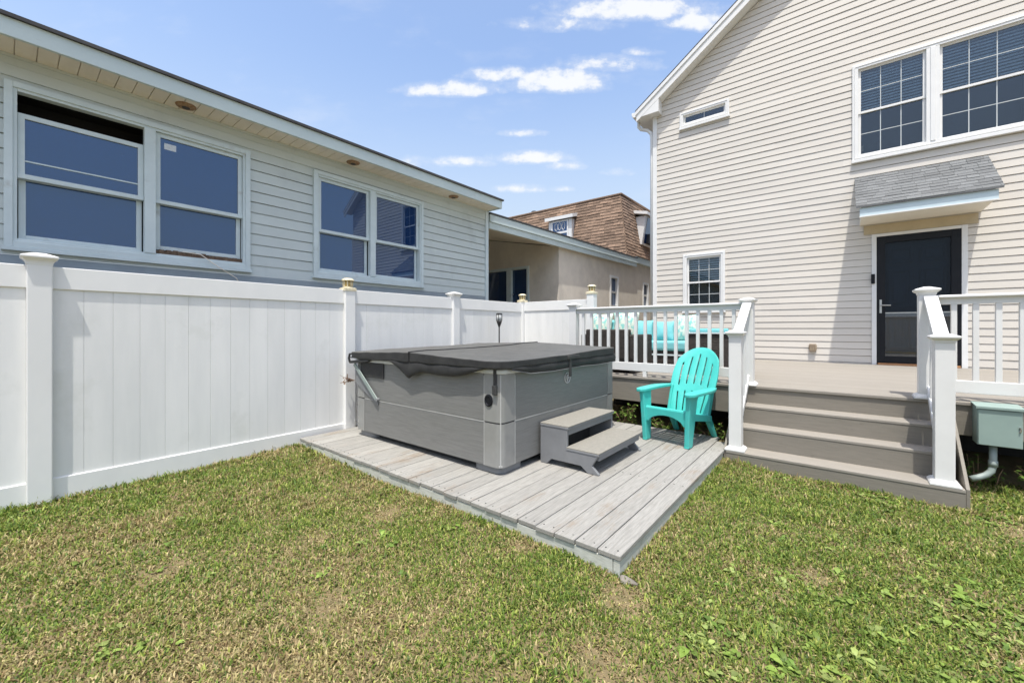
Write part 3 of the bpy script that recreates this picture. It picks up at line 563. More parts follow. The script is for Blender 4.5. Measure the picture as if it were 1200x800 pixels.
    mb = MB(); mb.prism([(by-.4, 3.845), (by-.4, 3.865), (by+.05, 3.9), (by+.05, 3.845)], 0, bx-.03, xe); mb.build('eave_shingles', bshing, r)
    # dormers
    mb = MB(); mb.box(13.80, 14.12, 8.16, 9.22, 4.80, 5.62); d = mb.build('dormer', wtrim, r, bevel=.005)
    mb = MB(); mb.prism([(13.68, 5.62), (13.68, 5.75), (14.4, 5.95), (14.4, 5.82)], 1, 8.05, 9.34); mb.build('dormer_roof', wtrim, d, bevel=.005)
    mb = MB(TU(13.80)); mb.box(8.36, 9.02, .001, .012, 5.16, 5.55); mb.box(8.36, 9.02, .001, .012, 4.85, 5.08); mb.build('dormer_pane', dgl, d)
    mb = MB(TU(13.80)); mb.ring(8.30, 9.08, 4.80, 5.6, .06, .0, .03); mb.box(8.36, 9.02, .0, .025, 5.08, 5.16)
    for k in range(3): mb.lathe((0, 0, 0), [(.0, 0), (.0, 0)], 3) if False else None
    mb.build('dormer_frame', wtrim, d, bevel=.004)
    mb = MB(TU(13.80))
    for k in range(1, 4):
        y = 8.36+.66*k/4; mb.tube([(y+.07*math.cos(t*.785), .016, 5.36+.15*math.sin(t*.785)) for t in range(9)], .011, 6, False)
    mb.build('dormer_tracery', wtrim, d)
    mb = MB(); mb.prism([(5.78, 5.62), (5.95, 4.55), (6.6, 4.55), (6.6, 5.62)], 0, 15.25, 17.2); d = mb.build('dormer', wtrim, r, bevel=.005)
    mb = MB(); mb.prism([(5.68, 5.62), (5.68, 5.73), (6.7, 5.95), (6.7, 5.84)], 0, 15.12, 17.3); mb.build('dormer_roof', wtrim, d, bevel=.005)
    mb = MB(); mb.add([(15.4, 5.772, 5.56), (17.05, 5.772, 5.56), (17.05, 5.93, 4.62), (15.4, 5.93, 4.62)], [(0, 1, 2, 3)]); mb.build('dormer_pane', dgl, d)
    mb = MB(); mb.box(15.6, 16.5, 5.72, 6.0, 4.62, 4.98); mb.build('window_unit', room, d, bevel=.01)
    mb = MB(); mb.lathe((14.7, 10.6, tz+.03), [(.04, 0), (.04, .18), (.16, .19), (.1, .26)], 10); mb.build('roof_vent', room, r)
mansard()
# ------------------------------------------------------------------ white fence
def fence():
    f = thing('vinyl_fence', 'long white vinyl privacy fence with capped posts running beside the lawn and tub', 'fence', (2.7, 4.84, 0)); yf = 4.846
    px = [-2.37, .1745, 2.72, 4.53, 6.335]; xr = 6.335; yr = [yf, 3.35]
    def panel(T, a0, a1, zt, zb=0):
        p = MB(T); n = max(1, int(round((a1-a0)/.178))); w = (a1-a0)/n
        for i in range(n):
            p.box(a0+i*w+.0006, a0+(i+1)*w-.0006, -.011, .011, zb+.12, zt-.12, random.random()); p.box(a0+i*w-.012, a0+i*w+.012, -.011, .003, zb+.12, zt-.12, .4)
        q = p.build('board_panel', vinylp, f, bevel=.0012)
        t = MB(T); t.box(a0-.03, a1+.03, -.025, .025, zt-.175, zt); t.build('top_rail', vinyl, f, bevel=.005)
        t = MB(T); t.box(a0-.03, a1+.03, -.025, .025, zb+.0, zb+.172); t.build('bottom_rail', vinyl, f, bevel=.005)
    for i in range(4): panel(TV(yf), px[i]+.0665, px[i+1]-.0665, 1.832 if i < 2 else 1.835, .0)
    panel(TU(xr), yr[1]+.0665, yf-.0665, 1.852, .0)
    def post(x, y, top, kind):
        p = MB(); p.box(x-.0665, x+.0665, y-.0665, y+.0665, -.1, top); P = p.build('post', vinyl, f, bevel=.007)
        c = MB()
        if kind == 'flat': c.frust(x, y, [(.069, top-.01), (.069, top), (.074, top+.018), (.086, top+.034), (.098, top+.044), (.098, top+.058), (.03, top+.085)]); c.build('post_cap', vinyl, P, bevel=.002)
        else:
            c.frust(x, y, [(.075, top-.02), (.075, top+.012), (.06, top+.02)]); c.lathe((x, y, top+.02), [(.058, 0), (.058, .014)], 20); c.lathe((x, y, top+.105), [(.074, 0), (.078, .008), (.07, .02), (.045, .034), (.0, .04)], 20); c.build('post_cap', capl, P, smooth=False)
            c = MB(); c.lathe((x, y, top+.034), [(.052, 0), (.055, .035), (.052, .071)], 20); c.build('lantern', amber, P, smooth=True)
            c = MB()
            for k in range(8): a = k*math.pi/4+.2; c.tube([(x+.057*math.cos(a), y+.057*math.sin(a), top+.03), (x+.057*math.cos(a), y+.057*math.sin(a), top+.108)], .006, 6)
            c.build('lantern_bar', capl, P)
    post(px[0], yf, 1.85, 'flat'); post(px[1], yf, 1.845, 'flat'); post(px[2], yf, 1.838, 'lan'); post(px[3], yf, 1.845, 'flat'); post(px[4], yf, 1.875, 'lan'); post(xr, yr[1], 1.955, 'lan')
fence()
def back_fence():
    f = thing('boundary_fence', 'pale fence across the yard, seen only reflected low in the black door', 'fence', (-11.3, -3, 0)); T = TU(-11.3)
    mb = MB(T); a = -13.0
    while a < 7: mb.box(a, a+.165, -.012, .012, .05, 1.78, random.random()); a += .171
    mb.build('board_panel', vinylp, f)
    mb = MB(T); mb.box(-13, 7, .013, .04, .1, .24); mb.box(-13, 7, -.04, -.013, .1, .24); mb.box(-13, 7, -.04, .04, 1.79, 1.86); mb.build('rail', vinyl, f)
back_fence()
# ------------------------------------------------------------------ platform
PX0, PX1, PY0, PY1, PZ = 2.10, 5.12, .94, 4.78, .11
def platform():
    p = thing('low_deck_platform', 'low weathered grey board platform on the lawn under the hot tub', 'platform', (2.1, .94, 0))
    mb = MB(); y = PY0; i = 0
    while y < PY1-.02:
        w = min(.1395, PY1-y); j = random.uniform(-.006, .006); xe = PX1 if i else 4.93
        zj = random.uniform(-.0015, .0015)
        mb.box(PX0+j, xe, y, y+w-.0035, PZ-.028+zj, PZ+zj, random.random()); y += .1425; i += 1
    mb.build('deck_boards', pboard, p, bevel=.0035)
    mb = MB(); mb.box(PX0+.008, PX0+.046, PY0+.048, PY1-.01, -.03, PZ-.032); mb.build('skirt_board', pskirt, p, bevel=.003)
    mb = MB(); mb.box(PX0+.010, 4.60, PY0+.007, PY0+.045, -.03, PZ-.031); mb.build('skirt_board', pskirt, p, bevel=.003)
    mb = MB()
    for k in range(26):
        for xx in (PX0+.05, PX0+1.25, PX0+2.45):
            for dy in (.035, .105):
                mb.lathe((xx+random.uniform(-.006, .006), PY0+k*.1425+dy, PZ-.001), [(.0048, 0), (.0048, .0026), (.002, .0026)], 8)
    mb.build('screw_heads', tubb, p)
platform()
# ------------------------------------------------------------------ hot tub
def tub():
    t = thing('hot_tub', 'square grey hot tub with charcoal folding cover on the platform', 'hot tub', (3.7, 3.35, PZ)); x0, x1, y0, y1 = 2.60, 4.78, 2.215, 4.46; r = .19; zb, zm, zt = .175, .548, .962
    mb = MB(); mb.prism(rrect(x0+.022, x1-.022, y0+.022, y1-.022, .05, 8), 2, zb+.01, zt); mb.build('cabinet_core', tubb, t)
    mb = MB(); mb.prism(rrect(x0+.09, x1-.09, y0+.09, y1-.09, .1), 2, PZ+.002, zb+.01); mb.build('base', tubb, t)
    for z0, z1 in ((zb, zm-.006), (zm+.006, zt)):
        for fc in range(4):
            mb = MB()
            if fc == 0: mb.box(x0, x0+.02, y0+r+.006, y1-r-.006, z0, z1)
            elif fc == 1: mb.box(x0+r+.006, x1-r-.006, y0, y0+.02, z0, z1)
            elif fc == 2: mb.box(x1-.02, x1, y0+r+.006, y1-r-.006, z0, z1)
            else: mb.box(x0+r+.006, x1-r-.006, y1-.02, y1, z0, z1)
            mb.build('cabinet_panel', tubp, t, bevel=.004)
        for cx, cy, a0 in ((x0+r, y0+r, 180), (x1-r, y0+r, 270), (x1-r, y1-r, 0), (x0+r, y1-r, 90)):
            q_ = .065; u0, u1 = R(a0), R(a0+90); ox, oy = cx+(r-q_)*(math.cos(u0)+math.cos(u1)), cy+(r-q_)*(math.sin(u0)+math.sin(u1))
            A = (cx+r*math.cos(u0), cy+r*math.sin(u0)); B = (cx+r*math.cos(u1), cy+r*math.sin(u1)); A2 = (cx+(r-.02)*math.cos(u0), cy+(r-.02)*math.sin(u0)); B2 = (cx+(r-.02)*math.cos(u1), cy+(r-.02)*math.sin(u1))
            P = [A]+[(ox+q_*math.cos(R(a0+a)), oy+q_*math.sin(R(a0+a))) for a in np.linspace(0, 90, 11)]+[B, B2]+[(ox+(q_-.02)*math.cos(R(a0+a)), oy+(q_-.02)*math.sin(R(a0+a))) for a in np.linspace(90, 0, 11)]+[A2]
            mb = MB(); mb.prism(P, 2, z0, z1); o = mb.build('corner_panel', tubc, t)
    mb = MB()
    mb.box(x0-.002, x0+.018, y0+r+.006, y1-r-.006, zm-.005, zm+.004); mb.box(x0+r+.006, x1-r-.006, y0-.002, y0+.018, zm-.005, zm+.004)
    mb.box(x0-.001, x0+.012, y0+r-.002, y0+r+.004, zb, zt-.02); mb.box(x0+r-.002, x0+r+.004, y0-.001, y0+.012, zb, zt-.02); mb.build('panel_trim', tubt, t)
    a = R(225); ex_, ey_ = x0+.065-.0655*.7071, y0+.065-.0655*.7071; mb = MB(); mb.beam((ex_, ey_, zb+.004), (ex_, ey_, zt-.004), .011, .006, (1, 1, 0)); mb.beam((ex_, ey_, zb+.002), (ex_, ey_, zb+.02), .03, .006, (1, 1, 0)); mb.build('corner_highlight_strip', tubt, t, bevel=.002)  # pale strip paints the corner's sky highlight and wear, flared at the foot
    for cx, cy in ((x0+.19, y0+.19), (x0+.19, y1-.19), (x1-.19, y0+.19), (x1-.19, y1-.19)):
        mb = MB(); mb.prism(rrect(cx-.165, cx+.165, cy-.165, cy+.165, .08, 8), 2, PZ+.001, zb+.004); mb.build('corner_foot', plast, t, bevel=.006)
    mb = MB(); mb.prism(rrect(x0-.014, x1+.014, y0-.014, y1+.014, .075, 10), 2, zt+.001, zt+.042); mb.prism(rrect(x0+.01, x1-.01, y0+.01, y1-.01, .06, 8), 2, zt+.0425, zt+.07); mb.build('shell_rim', tubs, t, bevel=.015, seg=3)
    # cover, two tapered halves with a rounded plan
    ym = 3.36; cx0, cx1, cy0, cy1 = 2.53, 4.735, 2.155, 4.505
    def ztop(x, y): return 1.072+.020*(x-2.54)+.034*(1-abs(y-ym)/1.2)+.006*math.sin(3.1*x+1.7*y)*math.sin(2.3*y)+.0022*math.sin(13*x+4*y)*math.sin(9*y+2*x)+.0016*math.sin(23*y-7*x)-.006*math.exp(-((x-3.6)**2+(y-2.8)**2)/.12)
    for lo_, hi_ in ((cy0, ym-.006), (ym+.006, cy1)):
        mb = MB(); nx, ny = 22, 14; top = []; bot = []
        rc = .10
        for i in range(nx+1):
            for j in range(ny+1):
                u, v = i/nx, j/ny; x = cx0+(cx1-cx0)*u; y = lo_+(hi_-lo_)*v
                outer = (cy0 if lo_ == cy0 else cy1)
                for ex in (cx0, cx1):                             # round the two outer corners
                    dx = rc-abs(x-ex); dy = rc-abs(y-outer)
                    if dx > 0 and dy > 0 and math.hypot(dx, dy) > rc:
                        k = rc/math.hypot(dx, dy); x = ex+(rc-dx*k)*(1 if ex == cx0 else -1); y = outer+(rc-dy*k)*(1 if outer == cy0 else -1)
                wv = .003*math.sin(19*x+2*y)*math.sin(15*y); top.append((x+(wv if u in (0, 1) else 0), y, ztop(x, y))); bot.append((x+wv*.6, y+wv*.5, 1.012+.012*(x-2.54)+wv*1.2))
        n = len(top); g = lambda i, j: i*(ny+1)+j; fs = []
        for i in range(nx):
            for j in range(ny): fs += [(g(i, j), g(i+1, j), g(i+1, j+1), g(i, j+1)), (n+g(i, j), n+g(i, j+1), n+g(i+1, j+1), n+g(i+1, j))]
        rim = [g(i, 0) for i in range(nx+1)]+[g(nx, j) for j in range(1, ny+1)]+[g(i, ny) for i in range(nx-1, -1, -1)]+[g(0, j) for j in range(ny-1, 0, -1)]
        for k in range(len(rim)): a, b = rim[k], rim[(k+1) % len(rim)]; fs.append((a, n+a, n+b, b))
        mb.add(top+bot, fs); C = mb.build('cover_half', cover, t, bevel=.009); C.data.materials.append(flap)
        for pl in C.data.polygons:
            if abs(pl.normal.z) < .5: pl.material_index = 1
    mb = MB(); pp = [(cx0-.004, ym)]+[(cx0+(cx1-cx0)*k/20, ym) for k in range(21)]
    mb.tube([(x, y, ztop(x, y)+.002) for x, y in pp]+[(cx1+.002, ym, 1.09)], .008, 6); mb.build('cover_seam', flap, t, smooth=True)
    # hanging skirt flaps
    def flapstrip(pts, nm='cover_skirt'):                          # pts: (x, y, ztop, zbot, outward x, outward y)
        mb = MB(); vs = []; fs = []; m = 5
        for (x, y, a, b, ox, oy) in pts:
            for k in range(m+1): s_ = k/m; bul = .012*math.sin(math.pi*s_); vs.append((x+ox*bul, y+oy*bul, a+(b-a)*s_))
        for i in range(len(pts)-1):
            for k in range(m): q = i*(m+1)+k; fs.append((q, q+1, q+m+2, q+m+1))
        mb.add(vs, fs); o = mb.build(nm, flap, t, smooth=True, fixn=False); s_ = o.modifiers.new('thick', 'SOLIDIFY'); s_.thickness = .004; return o
    L_ = []
    ys = np.linspace(4.48, 2.30, 60)
    for y in ys:
        if y > 3.72: zz = 1.005
        elif y > 3.38: zz = 1.005-.165*((3.72-y)/.34)**1.4
        elif y > 3.18: zz = .84+.085*((3.38-y)/.20)**.7
        else: zz = .925-.012*math.sin((3.18-y)*5)+.085*max(0, (2.75-y)/.45)**1.5
        L_.append((cx0+.012+.003*math.sin(y*17), y, 1.02, zz, -1, 0))
    flapstrip(L_)
    Q = [(x, cy0+.012+.003*math.sin(x*13), 1.02+.012*(x-2.54), .945+.004*math.sin(x*7)+.06*max(0, (2.95-x)/.3), 0, -1) for x in np.linspace(2.68, cx1-.05, 46)]
    flapstrip(Q)
    mb = MB(); mb.tube([(x, cy0+.005, z-.001) for x, _, _, z, _, _ in Q], .0035, 6); mb.build('hem_piping', plast, t)
    # straps, lock, handle
    mb = MB(); mb.box(x0+.008, x0+.046, y0+.009, y0+.04, .80, 1.02); 
    a = R(225); cx, cy = x0-.006, y0+.055; a = R(180); tx, ty = -math.sin(a), math.cos(a); mb = MB()
    q = lambda s_, d, z: (cx+tx*s_+math.cos(a)*d, cy+ty*s_+math.sin(a)*d, z)
    for s0, s1, d0, d1, z0, z1 in ((-.016, .016, 0, .012, .84, 1.02), (-.022, .022, 0, .02, .79, .87)): mb.add([q(s_, d, z) for s_ in (s0, s1) for d in (d0, d1) for z in (z0, z1)], [(0, 1, 3, 2), (4, 6, 7, 5), (0, 4, 5, 1), (2, 3, 7, 6), (0, 2, 6, 4), (1, 5, 7, 3)])
    mb.build('cover_strap', tubb, t, bevel=.003)
    mb = MB(); mb.box(3.60, 3.64, cy0-.006, cy0+.01, .86, 1.07); mb.box(3.56, 3.80, cy0-.012, cy0+.008, 1.04, 1.075); mb.build('cover_handle', tubb, t, bevel=.005)
    # speaker disc on the corner, round emblem on the side panel
    a = R(180); c = Vector((x0, y0+.135, .735)); nrm = Vector((math.cos(a), math.sin(a), 0))
    mb = MB(); tg = Vector((-nrm.y, nrm.x, 0)); n_ = 24
    ringp = lambda rad, d: [tuple(c+tg*rad*math.cos(k*2*math.pi/n_)+Vector((0, 0, rad*1.15*math.sin(k*2*math.pi/n_)))+nrm*d) for k in range(n_)]
    vs = ringp(.046, -.01)+ringp(.046, .008)+ringp(.036, .012)+ringp(.030, .006); fs = [(i*n_+k, i*n_+(k+1) % n_, (i+1)*n_+(k+1) % n_, (i+1)*n_+k) for i in range(3) for k in range(n_)]+[tuple(3*n_+k for k in range(n_))]
    mb.add(vs, fs); mb.build('speaker', black, t, smooth=False)
    ex, ez, ey = 3.655, .84, y0-.004; mb = MB()
    mb.tube([(ex+.052*math.cos(k*math.pi/14), ey, ez+.052*math.sin(k*math.pi/14)) for k in range(29)], .0048, 6, False)
    mb.tube([(ex-.012, ey, ez-.05), (ex-.004, ey, ez-.028), (ex-.014, ey, ez-.004), (ex-.008, ey, ez+.018), (ex+.012, ey, ez+.032), (ex+.03, ey, ez+.03), (ex+.026, ey, ez+.012), (ex+.01, ey, ez-.004), (ex+.0, ey, ez-.028)], [.003, .005, .006, .006, .006, .005, .005, .005, .003], 6)
    mb.build('emblem', tubs, t, smooth=True)
    # cover lifter at the far front corner
    mb = MB(); mb.beam((x0-.028, 4.44, .935), (x0-.028, 3.985, .565), .012, .045, (0, 0, 1)); mb.build('lifter_arm', ebox if False else pvc, t, bevel=.003)
    mb = MB(); mb.prism([(4.44, .90), (4.44, .72), (3.99, .50), (3.97, .56)], 0, x0-.012, x0-.003); mb.tube([(x0-.035, 3.985, .565), (x0+.0, 3.985, .565)], .02, 10); mb.build('lifter_bracket', plast, t, bevel=.002)
    mb = MB(); mb.box(x0-.014, x0-.001, 3.88, 4.33, .80, .965); mb.build('lifter_pad', flap, t, bevel=.004)
    mb = MB(); mb.tube([(x0-.05, 4.50, .96), (x0-.05, 4.52, 1.0), (x0-.05, 4.50, 1.05), (x0-.05, 4.44, 1.055), (x0-.045, 4.30, 1.0), (x0-.05, 3.40, 1.035)], .013, 8); mb.tube([(x0-.045, 4.5, .955), (x0-.045, 4.25, .975), (x0-.045, 4.1, .99)], .016, 8); mb.build('lifter_tube', tubb, t, smooth=True)
tub()
def steps():
    s = thing('spa_steps', 'grey two-step plastic stair against the side of the hot tub', 'steps', (3.6, 1.9, PZ)); x0, x1 = 3.13, 4.06; yb, ym, yf = 2.185, 1.895, 1.60; zt, zl = .482, .30
    def side(a, b):
        mb = MB(); z = PZ+.001
        mb.prism([(yb, z), (yb, zt-.03), (ym+.005, zt-.03), (ym+.005, zl-.03), (yf+.0, zl-.03), (yf+.055, zl-.12), (yf-.01, z+.01), (yf-.01, z), (yf+.095, z), (yf+.16, z+.05), (yb-.12, z+.05), (yb-.07, z)], 0, a, b); return mb.build('side_panel', plast, s, bevel=.005)
    side(x0, x0+.03); side(x1-.03, x1)
    mb = MB(); mb.box(x0+.031, x1-.031, yb-.03, yb, PZ+.03, zt-.04); mb.build('back_panel', tubb, s)
    mb = MB(); mb.box(x0+.031, x1-.031, ym+.005, ym+.03, zt-.085, zt-.03); mb.box(x0+.031, x1-.031, yf+.0, yf+.03, zl-.075, zl-.03); mb.box(x0-.004, x1+.004, ym-.01, yb, zt-.030, zt-.012); mb.box(x0-.004, x1+.004, yf-.012, ym+.01, zl-.030, zl-.012); mb.build('step_frame', plast, s, bevel=.004)
    for y0_, y1_, z in ((ym-.012, yb, zt), (yf-.014, ym+.012, zl)):
        mb = MB(); mb.box(x0-.002, x1+.002, y0_, y1_, z-.012, z); mb.build('tread', tread, s, bevel=.004)
steps()
# ------------------------------------------------------------------ adirondack chair (local frame: front = -x)
def chair():
    c = thing('adirondack_chair', 'turquoise plastic adirondack chair standing on the grey platform', 'chair', (4.79, 1.42, PZ+.002), rz=R(-10))
    def sheet(name, cols, rows, fn, hole, thick=.020):
        mb = MB(); idx = {}
        def v(i, j):
            if (i, j) not in idx: idx[(i, j)] = len(mb.v); mb.v.append(fn(cols[i], rows[j]))
            return idx[(i, j)]
        for i in range(len(cols)-1):
            for j in range(len(rows)-1):
                if not hole((cols[i]+cols[i+1])/2, (rows[j]+rows[j+1])/2): mb.f.append((v(i, j), v(i+1, j), v(i+1, j+1), v(i, j+1))); mb.t.append(.5)
        o = mb.build(name, teal, c, local=True, smooth=True, fixn=False)
        m = o.modifiers.new('thick', 'SOLIDIFY'); m.thickness = thick; m.offset = 0
        m = o.modifiers.new('bev', 'BEVEL'); m.width = .005; m.segments = 2; m.limit_method = 'ANGLE'; m.angle_limit = R(50); return o
    # backrest: u in -1..1 across, v in 0..1 up
    slots = [-.66, -.33, 0, .33, .66]; sw = .030
    cols = sorted({-1, 1} | {s+e for s in slots for e in (-sw, sw)} | set(np.linspace(-1, 1, 13).round(3)))
    rows = sorted(set(np.linspace(0, 1, 23).round(4)) | {.07, .36, .46, .90})
    def bfn(u, v):
        top = 1-.17*abs(u)**2.4; w = .205+.062*math.sin(min(v/.72, 1)*math.pi/2)-.028*max(0, (v-.72)/.28)**1.5; vv = v*top
        if v < .3: w -= .0
        z = .225+.775*vv; x = .165+.285*vv+.11*vv*vv; x -= .045*(abs(u)**2)*(.4+.6*v); return (x, u*w, z)
    def bhole(u, v):
        k = any(abs(u-s) < sw for s in slots)
        if not k: return False
        t = min(slots, key=lambda s: abs(u-s)); hi = .90-.09*abs(t)
        return (.07 < v < .36) or (.46 < v < hi)
    sheet('backrest', cols, rows, bfn, bhole)
    # seat: u across -1..1, v front(0) to rear(1), cross slats
    rows = sorted({0, .04, .10, .22, .26, .38, .42, .54, .58, .70, .74, .86, 1.0}); cols = list(np.linspace(-1, 1, 9))
    def sfn(u, v):
        x = -.335+.53*v; z = .375-.13*v-.03*math.sin(v*math.pi)
        if v < .08: z = .375-.012*(1-v/.08); 
        return (x, u*.248, z)
    sheet('seat', cols, rows, sfn, lambda u, v: abs(u) < .88 and any(a < v < b for a, b in ((.22, .26), (.38, .42), (.54, .58), (.70, .74))), .022)
    # front apron with arch
    mb = MB(); n = 14; P = [(.245, .368), (-.245, .368), (-.245, .22)]+[(-.20+.40*k/n, .215+.085*math.sin(math.pi*k/n)**.55) for k in range(n+1)]+[(.245, .22)]
    mb.prism(P, 0, -.345, -.322); mb.build('apron', teal, c, local=True, bevel=.006)
    for s_ in (-1, 1):
        # front leg: broad panel, tapering to the foot
        mb = MB(); secs = [(-.365, -.275, .0), (-.36, -.262, .02), (-.37, -.235, .25), (-.375, -.215, .45), (-.385, -.205, .548)]; vs = []
        for xa, xb, z in secs:
            yo = .262+.03*(z/.55)**1.2; yi = yo-.05
            vs += [(xa, s_*yi, z), (xb, s_*yi, z), (xb, s_*yo, z), (xa, s_*yo, z)]
        m = len(secs); mb.add(vs, [(0, 1, 2, 3), tuple((m-1)*4+k for k in range(4))]+[(i*4+k, i*4+(k+1) % 4, (i+1)*4+(k+1) % 4, (i+1)*4+k) for i in range(m-1) for k in range(4)]); mb.build('leg', teal, c, local=True, bevel=.010, seg=3)
        mb = MB(); secs = [(.325, .385, 0), (.30, .365, .03), (.17, .27, .20), (.06, .20, .285)]; vs = []
        for xa, xb, z in secs:
            yo = .235+.012*(1-z/.3); yi = yo-.045; vs += [(xa, s_*yi, z), (xb, s_*yi, z), (xb, s_*yo, z), (xa, s_*yo, z)]
        m = len(secs); mb.add(vs, [(0, 1, 2, 3), tuple((m-1)*4+k for k in range(4))]+[(i*4+k, i*4+(k+1) % 4, (i+1)*4+(k+1) % 4, (i+1)*4+k) for i in range(m-1) for k in range(4)]); mb.build('leg', teal, c, local=True, bevel=.009, seg=3)
        # side rail from front leg back under the seat
        mb = MB(); mb.prism([(-.33, .36), (.20, .265), (.20, .20), (-.33, .285)], 1, min(s_*.232, s_*.262), max(s_*.232, s_*.262)); mb.build('side_rail', teal, c, local=True, bevel=.006)
        # arm: paddle shape, wide at the front, curving in to the backrest
        out = []; inn = []
        for k in range(15):
            v = k/14; x = -.415+.74*v; wo = .335+.012*math.sin(v*3.1)-.075*max(0, (v-.55)/.45)**1.6; wi = .215+.02*v; 
            if v < .12: f_ = math.sqrt(max(0, 1-((.12-v)/.12)**2)); md = (wo+wi)/2; wo = md+(wo-md)*(.45+.55*f_); wi = md+(wi-md)*(.45+.55*f_)
            z = .568+.012*math.sin(v*2.6)-.006*v; out.append((x, s_*wo, z)); inn.append((x, s_*wi, z))
        mb = MB(); n = len(out); vs = out+inn+[(x, y, z-.034) for x, y, z in out]+[(x, y, z-.034) for x, y, z in inn]; fs = []
        for k in range(n-1): fs += [(k, k+1, n+k+1, n+k), (2*n+k, 3*n+k, 3*n+k+1, 2*n+k+1), (k, 2*n+k, 2*n+k+1, k+1), (n+k, n+k+1, 3*n+k+1, 3*n+k)]
        fs += [(0, n, 3*n, 2*n), (n-1, 3*n-1, 4*n-1, 2*n-1)]; mb.add(vs, fs); mb.build('arm', teal, c, local=True, bevel=.009, seg=3)
        mb = MB(); mb.beam((.275, s_*.232, .555), (.17, s_*.225, .25), .03, .075, (1, 0, 0)); mb.build('arm_support', teal, c, local=True, bevel=.008)
chair()
# ------------------------------------------------------------------ wooden deck and stairs
XD = 5.324
TR = [(4.612, .113), (4.862, .320), (5.083, .507)]; YL, YR_ = .925, -.735
def deck():
    d = thing('wooden_deck', 'raised taupe wooden deck with four-riser stair up to the black door', 'deck', (7, 0, 0))
    mb = MB(); x = XD-.012
    while x < XW-.01:
        w = min(.138, XW-.003-x); mb.box(x, x+w-.004, -4.5, 3.25, HZ-.028, HZ, random.random()); x += .140
    mb.build('deck_boards', dstain, d, bevel=.003)
    mb = MB(); mb.box(XD+.005, XD+.04, YL+.005, 3.25, .372, HZ-.030); mb.build('fascia_board', driser, d, bevel=.003)
    mb = MB(); mb.box(XD+.005, XD+.04, -4.5, YR_-.005, .405, HZ-.030); mb.build('fascia_board', driser, d, bevel=.003)
    mb = MB()
    for k in range(8): mb.box(XD+.30+k*.55, XD+.34+k*.55, -4.4, 3.2, .42, HZ-.032)
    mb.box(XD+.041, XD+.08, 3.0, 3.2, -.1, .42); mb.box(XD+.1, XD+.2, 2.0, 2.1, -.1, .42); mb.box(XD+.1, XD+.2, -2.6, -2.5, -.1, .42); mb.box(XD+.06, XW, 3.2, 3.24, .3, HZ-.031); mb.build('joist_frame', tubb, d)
    mb = MB(); mb.box(XD+1.55, XD+1.6, -4.5, 3.2, -.1, HZ-.05); mb.build('under_deck_shade_sheet', tubb, d)  # near-black sheet stands in for the shade in the void below the deck
    xs = [TR[0][0], TR[1][0], TR[2][0], XD]; zs = [TR[0][1], TR[1][1], TR[2][1], HZ]; zp = -.12
    for i in range(4):
        mb = MB(); mb.box(xs[i]+.004, xs[i]+.032, YR_+(0 if i == 0 else .03), YL-(0 if i == 0 else .03), zp if i == 0 else zs[i-1]+.0, zs[i]-.028); mb.build('stair_riser', driser, d, bevel=.002)
        if i < 3: mb = MB(); mb.box(xs[i], xs[i+1]+.009, YR_+(.0 if i == 0 else .025), YL-(.0 if i == 0 else .025), zs[i]-.027, zs[i], random.random()); mb.build('stair_tread', dstain, d, bevel=.005)
    for y0, y1 in ((YR_-.024, YR_-.002), (YL+.002, YL+.024)):
        mb = MB(); mb.prism([(4.622, -.12), (4.622, .118), (4.66, .15), (XD+.003, .725), (XD+.003, .30), (4.95, -.12)], 1, y0, y1); mb.build('stringer', driser, d, bevel=.003)
deck()
PW = .057
def newel(root, x, y, z0, z1, name='post'):
    mb = MB(); mb.box(x-PW, x+PW, y-PW, y+PW, z0+.001, z1-.055); p = mb.build(name, railw, root, bevel=.005)
    mb = MB(); mb.frust(x, y, [(PW+.004, z1-.075), (PW+.006, z1-.058), (PW+.022, z1-.045), (PW+.030, z1-.036), (PW+.030, z1-.024), (.02, z1)]); mb.build('post_cap', railw, p, bevel=.002)
    mb = MB(); mb.frust(x, y, [(PW+.032, z0), (PW+.032, z0+.014), (PW+.022, z0+.028), (PW+.004, z0+.042)]); mb.build('post_base', railw, p, bevel=.002)
def rail_run(root, y0, y1, ys, x=5.385):
    mb = MB(); mb.prism([(x-.050, 1.650), (x+.050, 1.650), (x+.056, 1.643), (x+.056, 1.628), (x+.02, 1.622), (x+.02, 1.566), (x-.02, 1.566), (x-.02, 1.622), (x-.056, 1.628), (x-.056, 1.643)], 1, y0, y1); mb.build('top_rail', railw, root, bevel=.002)
    mb = MB(); mb.box(x-.026, x+.026, y0, y1, .775, .885); mb.build('bottom_rail', railw, root, bevel=.004)
    for y in ys: mb = MB(); mb.box(x-.019, x+.019, y-.019, y+.019, .8855, 1.5655); mb.build('baluster', railw, root, bevel=.003)
